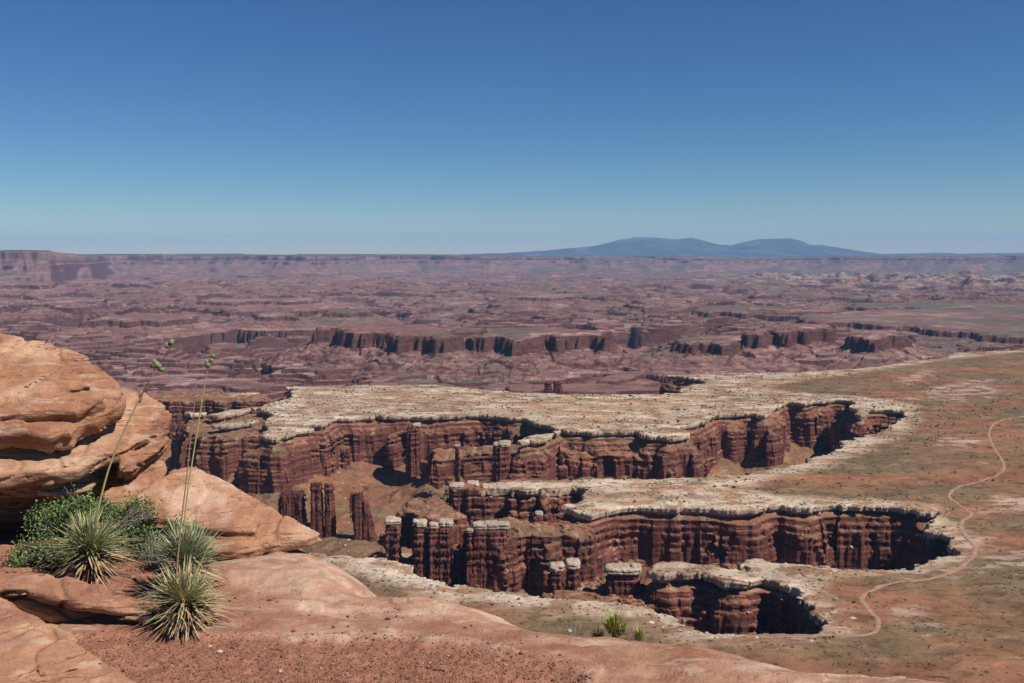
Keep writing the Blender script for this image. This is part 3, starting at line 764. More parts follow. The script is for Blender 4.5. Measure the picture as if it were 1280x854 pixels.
tower(571, 556, 3.2, -368, -440, 'tiny white knob on a thin spike left of the domed twin-column tower', seed=15, caph=3.5)
tower(366, 619, 19, -421, -500, 'low broad uncapped red fin at the left of the basin spires', capped=False, d=1690, aspect=.4, seed=16, flare=.05, notch=8)
tower(395, 606, 8.5, -405, -500, 'tall uncapped red spire rising from the right end of the low fin', capped=False, d=1680, aspect=.9, seed=17, flare=.05, notch=9)
tower(411, 606, 7.5, -405, -500, 'tall uncapped red spire, rightmost of the joined pair', capped=False, d=1678, aspect=.9, seed=18, flare=.06, notch=7)
tower(452, 619, 10.5, -415, -502, 'isolated leaning red spire alone on the basin floor', capped=False, d=1655, aspect=.6, lean=16, seed=19, flare=.12, notch=5)
for u, v, h_, lb in ((635, 482, 3.5, 'smallest dark spire peeping over the far white bench'), (685, 476, 4.5, 'left one of two dark spires peeping over the far white bench'), (697, 476, 5.5, 'right one of two dark spires peeping over the far white bench')):
    tp = at_y(u, v, 3080)[2]; tower(u, v, h_, tp, -495, lb, capped=False, d=3080, aspect=.8, seed=20 + int(h_), flare=.10, notch=6)
log('towers')

# ---------------------------------------------------------------- scattered blocks and bushes (countless)
def ico():
    p = (1 + 5 ** .5) / 2
    v = np.array([(-1, p, 0), (1, p, 0), (-1, -p, 0), (1, -p, 0), (0, -1, p), (0, 1, p), (0, -1, -p), (0, 1, -p), (p, 0, -1), (p, 0, 1), (-p, 0, -1), (-p, 0, 1)]) / math.hypot(1, p)
    f = np.array([(0, 11, 5), (0, 5, 1), (0, 1, 7), (0, 7, 10), (0, 10, 11), (1, 5, 9), (5, 11, 4), (11, 10, 2), (10, 7, 6), (7, 1, 8), (3, 9, 4), (3, 4, 2), (3, 2, 6), (3, 6, 8), (3, 8, 9), (4, 9, 5), (2, 4, 11), (6, 2, 10), (8, 6, 7), (9, 8, 1)])
    return v, f
IV, IF = ico()
def scatter(name, P, size, mat, squash=.7, jit=.3, cols=None, seed=0, smooth_=False):
    r = np.random.RandomState(seed); n = len(P)
    base = np.repeat(IV[None], n, 0) * (1 + jit * r.randn(n, 12, 1))
    sc = size[:, None, None] * np.stack([r.uniform(.7, 1.3, n), r.uniform(.7, 1.3, n), squash * r.uniform(.7, 1.2, n)], 1)[:, None, :]
    v = base * sc; an = r.rand(n) * 6.28; c_, s_ = np.cos(an)[:, None], np.sin(an)[:, None]
    v = np.stack([v[..., 0] * c_ - v[..., 1] * s_, v[..., 0] * s_ + v[..., 1] * c_, v[..., 2]], 2) + P[:, None, :]
    f = IF[None] + (np.arange(n) * 12)[:, None, None]
    c = None if cols is None else np.repeat(cols[:, None], 12, 1).reshape(-1, 3)
    return mesh_obj(name, v.reshape(-1, 3), f.reshape(-1, 3), mat, col=c, smooth_=smooth_)
t = NT('bush', .9, .1); M_BUSH = t.done(t.attr('Col'))
def scatter_land():
    V, N, s, on = BENCH; r = np.random.RandomState(4)
    d = V[:, 1]; w = (d / 1000.0) ** 2
    dens = fbm(V[:, 0] / 60, V[:, 1] / 40, 3, 231)
    k = on & (N[:, 2] > .9) & (r.rand(len(V)) < .006 * w * smooth(-.15, .3, dens) * np.where(s > -140, 3.2, 1.1) + .0002)
    P = V[k]; sz = r.gamma(3, .2, len(P)) * np.clip(P[:, 1] / 1300, .6, 1.6) + .3
    cols = C(.055, .062, .03) * r.uniform(.6, 1.6, (len(P), 1)); P = P + np.stack([r.randn(len(P)), r.randn(len(P)), sz * .3], 1)
    tag(scatter('desert_scrub', P, sz, M_BUSH, .7, .25, cols, 5), kind='stuff')
    cl = smooth(.1, .42, fbm(V[:, 0] / 35, V[:, 1] / 35, 3, 233))
    k = (~on) & (N[:, 2] > .55) & (r.rand(len(V)) < .014 * cl * smooth(1900, 1200, d) + .005 + .13 * ((V[:, 0] > 205) & (V[:, 0] < 275) & (d < 1010) & (V[:, 2] < -400)))
    P = V[k]; sz = r.gamma(2.0, .45, len(P)) + .4; sz = sz.clip(0, 3.5)
    cols = np.where(r.rand(len(P), 1) < .5, C(.40, .32, .25), C(.20, .09, .06)) * r.uniform(.7, 1.15, (len(P), 1))
    tag(scatter('fallen_rubble', P, sz, M_BUSH, .8, .2, cols, 6), kind='stuff')
    # slabs of white rock lying along the rims
    k = on & (s > -30) & (r.rand(len(V)) < .003 * w)
    P = V[k]; sz = r.gamma(2.2, .5, len(P)) + .5; cols = C(.45, .37, .28) * r.uniform(.7, 1.15, (len(P), 1))
    tag(scatter('rim_rubble', P, sz.clip(0, 3), M_BUSH, .35, .15, cols, 7), kind='stuff')
    log('scatter', len(P))
scatter_land(); del BENCH
# ================================================================ the foreground ledge
GZ = -1.6
def on_ground(u, v, z=GZ): return at_z(u, v, z)
edge_px = [(-900, 600), (-400, 630), (0, 640), (150, 645), (250, 660), (340, 678), (385, 692), (412, 704), (421, 722), (424, 738), (470, 741), (520, 746), (560, 755), (600, 768), (650, 779), (700, 786),
           (800, 795), (860, 803), (900, 812), (950, 825), (1000, 838), (1050, 843), (1100, 845), (1230, 853), (1400, 880), (1700, 960)]
ledge_edge = [tuple(on_ground(u, v)[:2]) for u, v in edge_px] + [(3.2, 0.2), (-5.5, 0.2)]
gravel_px = [(60, 830), (110, 800), (170, 788), (215, 792), (290, 795), (350, 801), (420, 799), (500, 800), (560, 806), (640, 815), (690, 830), (722, 846), (700, 880), (60, 900)]
gravel_poly = [tuple(on_ground(u, v)[:2]) for u, v in gravel_px]
soil2_px = [(100, 735), (150, 700), (210, 690), (235, 730), (240, 790), (180, 800), (110, 800)]
soil2_poly = [tuple(on_ground(u, v)[:2]) for u, v in soil2_px]
soil3_poly = [tuple(on_ground(u, v)[:2]) for u, v in [(-300, 660), (60, 665), (150, 700), (120, 735), (-300, 720)]]
knoll_poly = [tuple(on_ground(u, v)[:2]) for u, v in [(262, 705), (300, 700), (350, 697), (400, 702), (415, 716), (418, 736), (380, 744), (300, 742), (255, 735)]]
def ledge_height(X, Y, rough=True):
    s = sdf_poly(ledge_edge, X, Y) + .05 * fbm(X / .5, Y / .5, 3, 401)
    R, w = .30, .117
    q = np.maximum(s + w, 0)
    drop = np.where(q < .75, q * q / (2 * R), .75 * .75 / (2 * R) + (q - .75) * 7)
    h = GZ - drop
    h = h + .022 * fbm(X / .9, Y / .6, 4, 403) + .006 * n2(X / .16, Y / .12, 407)
    kn = sdf_poly(knoll_poly, X, Y) + .03 * n2(X / .15, Y / .15, 409)
    h = h + .034 * smooth(.05, -.16, kn) + .012 * smooth(.02, -.02, kn)
    g = sdf_poly(gravel_poly, X, Y) + .08 * fbm(X / .25, Y / .25, 3, 411)
    h = h - .012 * smooth(.05, -.05, g)
    # thin peeled layers on the slickrock
    L = fbm(X / .7 + .3 * Y, Y / .35, 3, 413)
    h = h + .010 * smooth(.10, .13, L) + .008 * smooth(-.2, -.17, L) * (1 - smooth(.05, -.05, g))
    g2 = np.minimum(g, np.minimum(sdf_poly(soil2_poly, X, Y), sdf_poly(soil3_poly, X, Y)) + .06 * fbm(X / .2, Y / .2, 3, 415))
    sand = smooth(.03, -.03, g2)
    h = h + sand * (.005 * n2(X / .05, Y / .05, 417) + .004 * n2(X / .022, Y / .022, 419))
    return h, s, sand
def make_ledge():
    ny, nx = 620, 900
    yy = np.exp(np.linspace(math.log(1.3), math.log(9.0), ny)); tt = np.linspace(-.85, .85, nx)
    Y = np.repeat(yy[:, None], nx, 1); X = Y * tt[None]
    h, s, sand = ledge_height(X, Y)
    h = np.maximum(h, -30)
    V = np.stack([X, Y, h], 2).reshape(-1, 3).astype(F32); idx = np.arange(ny * nx).reshape(ny, nx)
    Q = np.stack([idx[:-1, :-1], idx[:-1, 1:], idx[1:, 1:], idx[1:, :-1]], 2).reshape(-1, 4)
    x, y = V[:, 0], V[:, 1]
    rock = C(.36, .192, .124); pale_ = C(.48, .31, .21); deep = C(.27, .128, .074)
    a = fbm(x / .8, y / .5, 4, 421); b = fbm(x / .2, y / .1, 4, 423)
    col = rock + (pale_ - rock) * smooth(.02, .4, a + .5 * b)[:, None] + (deep - rock) * smooth(-.05, -.5, a - .4 * b)[:, None]
    kn = sdf_poly(knoll_poly, x, y); col = col + (C(.42, .265, .18) - col) * smooth(.05, -.1, kn)[:, None] * .7
    sd = C(.29, .132, .083) * (1 + .2 * n2(x / .08, y / .08, 425))[:, None]
    col = col + (sd - col) * sand.reshape(-1, 1)
    tag(mesh_obj('rock_ledge', V, Q, M_SLICK, col=col, mask=sand.reshape(-1, 1) * C(1, 0, 0)[None]), kind='structure')
def slick_material():
    t = NT('sandstone', .9, .12)
    col = t.attr('Col'); sand = t.sep(t.attr('Mask'))[0]
    f1 = t.noise(t.pos, 14, 5, .65); f2 = t.noise(t.mapv((5, 9, 22)), 1.0, 5, .6, .4); f3 = t.noise(t.pos, 110, 3, .7); f4 = t.noise(t.mapv((1.6, 2.4, 7)), 1.0, 4, .6, .8)
    col = t.mix(1.0, col, t.ramp(f1, [(.3, .78), (.5, 1.0), (.7, 1.18)]), 'MULTIPLY')
    col = t.mix(1.0, col, t.ramp(f3, [(.3, .86), (.6, 1.08)]), 'MULTIPLY')
    col = t.mix(t.math('MULTIPLY', t.ramp(f2, [(.55, 0.0), (.63, .6)]), t.math('SUBTRACT', 1.0, sand)), col, (.46, .32, .235))
    col = t.mix(t.math('MULTIPLY', t.ramp(f4, [(.52, 0.0), (.60, .55)]), t.math('SUBTRACT', 1.0, sand)), col, (.25, .11, .072))
    pit = t.vor(t.pos, 30); rc = t.sep(t.vor(t.pos, 30, 'Color'))[0]
    pm = t.math('MULTIPLY', t.math('LESS_THAN', pit, .22), t.math('LESS_THAN', rc, .10))
    col = t.mix(t.math('MULTIPLY', pm, .45), col, (.12, .05, .035))
    cn = t.noise(t.mapv((1.2, 1.6, 15), rot=(.15, -.2, 0)), 1.0, 5, .6, .3)
    cr = t.ramp(t.math('ABSOLUTE', t.math('SUBTRACT', cn, .46)), [(0.0, 1.0), (.011, 0.0)])
    cr = t.math('MULTIPLY', t.math('MULTIPLY', cr, t.math('SUBTRACT', 1.0, sand)), t.ramp(f1, [(.42, 0.0), (.55, 1.0)]))
    col = t.mix(t.math('MULTIPLY', t.math('MULTIPLY', cr, t.sep(t.attr('Mask'))[1]), .45), col, (.11, .048, .032))
    h = t.math('MULTIPLY', f2, .022); h = t.math('SUBTRACT', h, t.math('MULTIPLY', t.math('MULTIPLY', cr, t.sep(t.attr('Mask'))[1]), .008)); h = t.math('ADD', h, t.math('MULTIPLY', f1, .014)); h = t.math('ADD', h, t.math('MULTIPLY', f3, .0048))
    h = t.math('SUBTRACT', h, t.math('MULTIPLY', pm, .002))
    return t.done(col, t.bump(h, 1.0, .9))
M_SLICK = slick_material()
make_ledge(); log('ledge')

# ---------------------------------------------------------------- boulders: stacks of tilted sandstone slabs
class Slab:
    def __init__(s, px, p0, n, th, r=.04, rough=1.0):
        s.p0 = np.array(p0, float); s.n = np.array(n, float); s.n /= np.linalg.norm(s.n)
        s.u = np.cross([0, 0, 1.0], s.n); s.u /= np.linalg.norm(s.u) + 1e-9; s.v = np.cross(s.n, s.u)
        P = []
        for a, b in px:
            d = ray(a, b); k = np.dot(s.p0, s.n) / np.dot(d, s.n); P.append(d * k)
        s.P3 = np.array(P); Q = s.P3 - s.p0; s.poly = np.stack([Q @ s.u, Q @ s.v], 1); s.th = th; s.r = r; s.rough = rough
        c = np.concatenate([s.P3, s.P3 - s.n * th]); s.lo = c.min(0) - .14; s.hi = c.max(0) + .14
    def f(s, X, Y, Z):
        dx, dy, dz = X - s.p0[0], Y - s.p0[1], Z - s.p0[2]
        a = dx * s.u[0] + dy * s.u[1] + dz * s.u[2]; b = dx * s.v[0] + dy * s.v[1] + dz * s.v[2]; c = dx * s.n[0] + dy * s.n[1] + dz * s.n[2]
        d2 = sdf_poly(s.poly, a, b) + s.r; dz_ = np.abs(c + s.th / 2) - s.th / 2 + s.r
        return -(np.sqrt(np.maximum(d2, 0) ** 2 + np.maximum(dz_, 0) ** 2) + np.minimum(np.maximum(d2, dz_), 0) - s.r)
def boulder(name, label, cat, slabs, bedn, st=.012, amp=1.0, lowf=.024, tint=(1, 1, 1), seed=0, lo=None, hi=None, group=None):
    LO = np.min([s.lo for s in slabs], 0); HI = np.max([s.hi for s in slabs], 0)
    if lo is not None: LO = np.maximum(LO, lo)
    if hi is not None: HI = np.minimum(HI, hi)
    ax = [np.arange(LO[i], HI[i], st) for i in range(3)]
    F = np.full([len(a) for a in ax], -.3, F32)
    for s in slabs:
        sl = []
        for i in range(3):
            a = int(np.clip((s.lo[i] - LO[i]) / st, 0, len(ax[i]) - 1)); b = int(np.clip((s.hi[i] - LO[i]) / st + 1, a + 1, len(ax[i]))); sl.append(slice(a, b))
        X, Y, Z = np.meshgrid(ax[0][sl[0]], ax[1][sl[1]], ax[2][sl[2]], indexing='ij')
        F[tuple(sl)] = np.maximum(F[tuple(sl)], s.f(X, Y, Z))
    X, Y, Z = np.meshgrid(*[a.astype(F32) for a in ax], indexing='ij')
    m = np.abs(F) < .11
    x, y, z = X[m], Y[m], Z[m]
    bd = np.array(bedn, float); bd /= np.linalg.norm(bd); bed = x * bd[0] + y * bd[1] + z * bd[2]
    w = .05 * n3(x * 1.6, y * 1.6, z * 1.6, 5 + seed)
    n = lowf * fbm3(x * 2.3, y * 2.3, z * 3.2, 3, seed) + .013 * fbm3(x * 8, y * 8, z * 13, 3, seed + 1)
    rg = np.abs(n3(x * 4.5, y * 4.5, bed * 11, seed + 2)); n = n - .020 * smooth(.12, 0, rg)
    gate = smooth(-.15, .3, n3(x * 1.3, y * 1.3, z * 4, seed + 7))
    k = (bed + w) * 9; fr = k - np.floor(k); n = n + (.016 * fr - .008) * gate - .016 * smooth(.16, .02, fr) * gate
    k2 = (bed + w * .6) * 27; f2 = k2 - np.floor(k2); n = n + .005 * f2 * (1 - gate * .5)
    F[m] += n * amp
    V, Q = surface_nets(*F.shape, lambda i, j: F[i:j], lambda p: LO[None] + p * st, 400)
    x, y, z = V.T; bed = V @ bd
    base = C(.335, .165, .092) * C(*tint)
    a = fbm3(x * 2, y * 2, z * 3, 4, seed + 9); b = n2(bed * 22 + .5 * a, a * 2, 433)
    col = base + (C(.45, .27, .17) * C(*tint) - base) * smooth(.0, .4, a + .25 * b)[:, None] + (C(.22, .095, .06) - base) * smooth(-.05, -.5, a - .3 * b)[:, None]
    o = mesh_obj(name, V, Q, M_SLICK, col=col, mask=np.broadcast_to(C(0, 1, 0), (len(V), 3)))
    tag(o, label, cat, group); log(name, V.shape, F.shape); return o

A1 = Slab([(-260, 470), (-200, 428), (-90, 412), (0, 415), (60, 424), (110, 443), (148, 476), (157, 488), (152, 503), (133, 512), (122, 522), (104, 526), (88, 541), (60, 547), (30, 541), (0, 540), (-100, 548), (-260, 530)],
          at_y(60, 540, 5.02), (.20, -.58, .78), .15, .03)
A1b = Slab([(-260, 440), (0, 432), (70, 450), (120, 480), (130, 498), (95, 515), (0, 520), (-260, 520)], at_y(60, 500, 5.12), (.1, -.60, .78), .10, .03)
A2 = Slab([(-260, 540), (0, 520), (60, 500), (120, 487), (152, 480), (178, 487), (206, 504), (215, 516), (211, 528), (198, 541), (172, 550), (150, 563), (120, 572), (96, 583), (60, 590), (30, 589), (0, 594), (-260, 600)],
          at_y(60, 592, 4.98), (.10, -.40, .89), .10, .02)
A2b = Slab([(-260, 520), (60, 510), (150, 490), (200, 510), (205, 535), (150, 575), (90, 598), (-260, 610)], at_y(100, 585, 5.34), (.10, -.45, .88), .14, .02)
A3 = Slab([(150, 563), (208, 543), (213, 548), (204, 562), (186, 574), (168, 590), (146, 590)], at_y(170, 570, 5.28), (.40, -.75, .5), .25, .015)
A3b = Slab([(126, 622), (155, 590), (180, 574), (207, 566), (210, 590), (200, 610), (176, 622), (150, 640)], at_y(170, 610, 5.30), (.40, -.72, .55), .3, .015)
A3c = Slab([(110, 655), (150, 640), (192, 612), (200, 632), (184, 668), (125, 682)], at_y(160, 650, 5.28), (.28, -.65, .7), .3, .02)
A4 = Slab([(44, 592), (80, 577), (105, 571), (118, 578), (110, 589), (80, 597), (52, 604)], at_y(80, 588, 5.16), (.3, -.55, .77), .05, .012)
A4b = Slab([(36, 614), (62, 601), (90, 598), (112, 589), (124, 598), (112, 613), (76, 618)], at_y(80, 605, 5.18), (.3, -.55, .77), .05, .012)
A5 = Slab([(-260, 450), (60, 470), (130, 500), (165, 560), (160, 620), (120, 700), (-260, 720)], at_y(60, 640, 5.62), (.05, -1, .12), .55, .05)
boulder('boulder', 'huge layered red boulder with a dark overhang, towering over the leafy bush', 'boulder', [A1, A1b, A2, A2b, A3, A3b, A3c, A4, A4b, A5],
        (-.05, -.40, .9), .0125, .8, .018, seed=1, lo=(-3.7, 4.2, -1.8), hi=(-1.6, 6.5, -.2))
B1 = Slab([(168, 622), (198, 596), (222, 586), (240, 579), (262, 590), (292, 606), (318, 630), (326, 648), (318, 664), (290, 664), (250, 660), (215, 652), (185, 645)],
          at_y(300, 688, 4.86) + np.array([.005, -.022, .036]), (.12, -.50, .86), .05, .010)
B2 = Slab([(190, 625), (240, 582), (262, 590), (300, 611), (345, 636), (403, 667), (386, 674), (345, 682), (300, 690), (262, 690), (225, 670)],
          at_y(300, 688, 4.86), (.12, -.50, .86), .065, .010)
B3 = Slab([(225, 655), (300, 660), (335, 662), (344, 680), (330, 688), (290, 698), (262, 697), (232, 690)], at_y(290, 695, 5.06), (.08, -.35, .94), .06, .012)

boulder('leaning_slab', 'pale triangular sandstone slab leaning beside the huge boulder, its tip pointing right', 'rock slab', [B1, B2, B3], (.12, -.50, .86), .0095, .55, .004, (1.08, 1.12, 1.15), seed=2, lo=(-2.4, 4.4, -1.75))
K1 = Slab([(209, 590), (217, 585), (227, 588), (229, 597), (220, 602), (211, 599)], at_y(219, 594, 5.45), (.1, -.8, .6), .05, .02)
boulder('stone', 'small rounded stone perched on the upper left edge of the leaning slab', 'stone', [K1], (0, 0, 1), .006, .3, .02, (1.15, 1.2, 1.25), seed=3)
C1 = Slab([(-150, 712), (0, 704), (40, 708), (90, 720), (140, 733), (178, 744), (190, 756), (186, 768), (150, 764), (90, 752), (30, 737), (0, 735), (-150, 742)], at_y(100, 754, 3.98), (.10, -.38, .92), .05, .018)
C2 = Slab([(-150, 735), (0, 732), (60, 742), (120, 757), (184, 768), (190, 780), (172, 790), (132, 794), (90, 786), (40, 765), (0, 748), (-150, 745)], at_y(120, 785, 4.05), (.18, -.72, .65), .32, .04)
boulder('rock', 'rounded red rock with a shadowed groove along its front, left of the near yucca', 'rock', [C1, C2], (-.15, -.1, 1), .0085, .8, .022, seed=4, lo=(-2.5, 3.5, -1.8), hi=(-1.3, 4.6, -1.1))
D1 = Slab([(-200, 752), (0, 752), (35, 768), (62, 786), (95, 797), (130, 818), (160, 838), (190, 862), (205, 890), (-200, 960)], at_y(110, 852, 3.42), (.14, -.22, .96), .16, .05)
D2 = Slab([(-200, 738), (0, 741), (28, 755), (58, 774), (92, 788), (99, 797), (84, 804), (60, 799), (30, 790), (0, 783), (-200, 790)], at_y(60, 800, 3.66), (.12, -.25, .96), .07, .025)
boulder('rock', 'smooth pale sloping rock filling the bottom left corner', 'rock', [D1, D2], (.1, -.2, 1), .0085, .6, .02, (1.05, 1.1, 1.12), seed=5, lo=(-2.3, 2.9, -1.85), hi=(-1.1, 4.4, -1.2))

# ---------------------------------------------------------------- plants
t = NT('leaf', .6, .25); M_LEAF = t.done(t.attr('Col'))
class Geo:
    def __init__(s): s.v = []; s.q = []; s.c = []; s.n = 0
    def add(s, v, q, c):
        v = np.asarray(v, float); s.v.append(v); s.q.append(np.asarray(q) + s.n); s.n += len(v)
        c = np.asarray(c, float); s.c.append(np.broadcast_to(c, (len(v), 3)))
    def obj(s, name, mat, root=None, smooth_=True):
        o = mesh_obj(name, np.concatenate(s.v), np.concatenate(s.q), mat, col=np.concatenate(s.c), smooth_=smooth_)
        return place(o, root) if root is not None else o
def tube(g, pts, r0, r1, c0, c1=None, n=6):
    pts = np.asarray(pts, float); m = len(pts); d = np.gradient(pts, axis=0); d /= np.linalg.norm(d, axis=1)[:, None] + 1e-12
    ref = np.array([0, 1.0, 0]) if abs(d[0][1]) < .8 else np.array([1.0, 0, 0])
    a = np.cross(d, ref); a /= np.linalg.norm(a, axis=1)[:, None]; b = np.cross(d, a)
    r = np.linspace(r0, r1, m)[:, None]; th = np.arange(n) / n * 6.2832
    V = np.concatenate([pts + r * (math.cos(k) * a + math.sin(k) * b) for k in th]).reshape(n, m, 3).transpose(1, 0, 2).reshape(-1, 3)
    q = [(i * n + j, i * n + (j + 1) % n, (i + 1) * n + (j + 1) % n, (i + 1) * n + j) for i in range(m - 1) for j in range(n)]
    c1 = c0 if c1 is None else c1; w = np.repeat(np.linspace(0, 1, m), n)[:, None]
    g.add(V, q, np.array(c0) * (1 - w) + np.array(c1) * w)
def blade(g, p, d, L, w, droop, col, tipcol, seg=5, r=None):
    """a narrow stiff leaf, V-shaped in section"""
    d = np.array(d, float); d /= np.linalg.norm(d)
    side = np.cross(d, [0, 0, 1.0]); ns = np.linalg.norm(side); side = side / ns if ns > .05 else np.array([1.0, 0, 0])
    up = np.cross(side, d); V = []; Cc = []
    for i in range(seg + 1):
        t_ = i / seg; c = np.array(p) + d * (L * t_) + np.array([0, 0, -droop * L * t_ * t_])
        ww = w * (1 - t_ ** 2.2) * (.75 + .5 * math.sin(min(1, t_ * 1.5) * 1.57)) * .5 + .0003
        V += [c + side * ww + up * ww * .35, c, c - side * ww + up * ww * .35]
        k = np.array(col) * (1 - t_ ** 2) + np.array(tipcol) * t_ ** 2; Cc += [k * 1.15, k * .85, k * 1.15]
    q = []
    for i in range(seg):
        a = 3 * i; q += [(a, a + 1, a + 4, a + 3), (a + 1, a + 2, a + 5, a + 4)]
    g.add(V, q, Cc)
def yucca(label, u, v, dist, rad_px, n_green, n_dead, greens, seed, stalks=(), up=.15):
    r = np.random.RandomState(seed); c = at_y(u, v, dist); R = rad_px * dist / FPX
    gz = ledge_height(np.array([[c[0]]]), np.array([[c[1]]]))[0][0, 0]
    root = empty('yucca', (c[0], c[1], gz)); tag(root, label, 'yucca', 'yuccas among the rocks')
    g = Geo(); dd = Geo(); tr = Geo()
    for k in range(n_green):
        el = math.asin(np.clip(r.uniform(-.12, 1.0), -1, 1)); az = r.rand() * 6.2832
        d = (math.cos(el) * math.cos(az), math.cos(el) * math.sin(az), math.sin(el) + up)
        base = c + np.array([r.randn() * .012, r.randn() * .012, r.uniform(-.04, .02)])
        L = R * r.uniform(.78, 1.12); low = el < .12
        col = np.array(greens[r.randint(len(greens))]) * r.uniform(.75, 1.3)
        tip = np.array((.34, .26, .12)) if r.rand() < .4 else col * 1.25
        if low and r.rand() < .5: col = np.array((.33, .25, .11)) * r.uniform(.7, 1.2)
        blade(g, base, d, L * r.uniform(.85, 1.06), .0050 * R / .2, r.uniform(0, .12) if r.rand() < .7 else r.uniform(.1, .45), col, tip)
    for k in range(n_dead):
        el = r.uniform(-1.0, .12); az = r.rand() * 6.2832
        d = (math.cos(el) * math.cos(az), math.cos(el) * math.sin(az), math.sin(el))
        L = min(R * r.uniform(.65, 1.1), (c[2] - gz + .01) / max(.05, -d[2])) if d[2] < -.05 else R * .9
        col = np.array((.56, .38, .21)) * r.uniform(.3, 1.2)
        blade(dd, c + np.array([0, 0, -.02]) + r.randn(3) * .012, d, max(L, R * .3), .0062 * R / .2, r.uniform(0, .15), col, col * .9)
    tube(tr, [(c[0], c[1], gz - .02), (c[0], c[1], c[2])], .03, .02, (.16, .10, .06))
    g.obj('leaf_rosette', M_LEAF, root); dd.obj('dead_leaves', M_LEAF, root); tr.obj('stem', M_LEAF, root)
    for path, dy, r0, r1, c0, c1, pods in stalks:
        s = Geo(); P = spline([at_y(a, b, dist + dy * i / (len(path) - 1)) for i, (a, b) in enumerate(path)], 6)
        tube(s, P, r0, r1, c0, c1, 7)
        for k in range(3, len(P) - 2, 3):                      # small bracts
            if r.rand() < .35: blade(s, P[k], (r.randn(), r.randn() * .3, .8), .016, .004, 0, (.25, .24, .15), (.3, .25, .15), 2)
        st = s.obj('flower_stalk', M_LEAF, root)
        for (pu, pv, pl, pa) in pods:
            q = Geo(); pc = at_y(pu, pv, dist + dy * .85 - .008); px_ = dist / FPX
            ax = np.array([math.sin(pa), 0, math.cos(pa)]); L = pl * px_ * .85
            k = np.linspace(0, 1, 9); pts = pc + ax[None] * ((k - .5) * L)[:, None]
            m_ = Geo(); rr = .36 * L * np.sin(np.clip(k * 3.0 + .12, 0, 3.14)) ** .6 + .0006
            th = np.arange(9) / 9 * 6.2832; sx = np.array([math.cos(pa), 0, -math.sin(pa)]); sy = np.array([0, 1.0, 0])
            VV = np.concatenate([[pts[i] + rr[i] * (1 + .13 * math.cos(3 * t2)) * (math.cos(t2) * sx + math.sin(t2) * sy) for t2 in th] for i in range(9)])
            qq = [(i * 9 + j, i * 9 + (j + 1) % 9, (i + 1) * 9 + (j + 1) % 9, (i + 1) * 9 + j) for i in range(8) for j in range(9)]
            q.add(VV, qq, np.repeat((np.array((.15, .18, .075))[None] * (.7 + .6 * k)[:, None]), 9, 0))
            o = q.obj('seed_pod', M_LEAF); o.parent = st
    return root
GR1 = [(.30, .32, .15), (.24, .28, .13), (.38, .36, .18), (.19, .23, .11)]
GR2 = [(.30, .30, .14), (.40, .36, .19), (.22, .25, .12), (.46, .38, .20)]
GR3 = [(.27, .31, .18), (.33, .36, .21), (.21, .26, .15)]
STK = (.46, .40, .18); STK2 = (.30, .19, .10)
yucca('yucca in front of the leafy bush, with one long stalk curving right past the boulder', 113, 688, 4.62, 59, 420, 240, GR1, 1,
      [([(118, 655), (126, 622), (138, 580), (157, 535), (180, 488), (203, 450), (222, 420), (240, 390)], -.15, .0058, .0016, (.48, .44, .20), (.44, .33, .17),
        [(196, 456, 11, .1), (202, 462, 9, 1.4), (193, 452, 8, -.2), (209, 432, 9, -.3), (214, 428, 10, .4), (199, 458, 8, .5)])], up=.25)
yucca('largest yucca, with straw-coloured dead leaves at its base on the red gravel', 231, 753, 4.02, 62, 460, 480, GR2, 2,
      [([(219, 745), (222, 700), (227, 650), (233, 600), (238, 550), (243, 505), (246, 470)], .0, .0042, .0012, STK2, (.30, .17, .12), [])], up=.2)
yucca('grey-green yucca half hidden behind the largest one, with a straight yellow stalk', 236, 702, 4.40, 62, 400, 130, GR3, 3,
      [([(227, 690), (231, 650), (236, 605), (243, 560), (251, 510), (257, 475), (262, 450)], .0, .0052, .0016, STK, (.30, .28, .12),
        [(260, 456, 10, .3), (264, 450, 8, -.2), (266, 445, 7, .9), (258, 452, 7, -.5)])], up=.45)

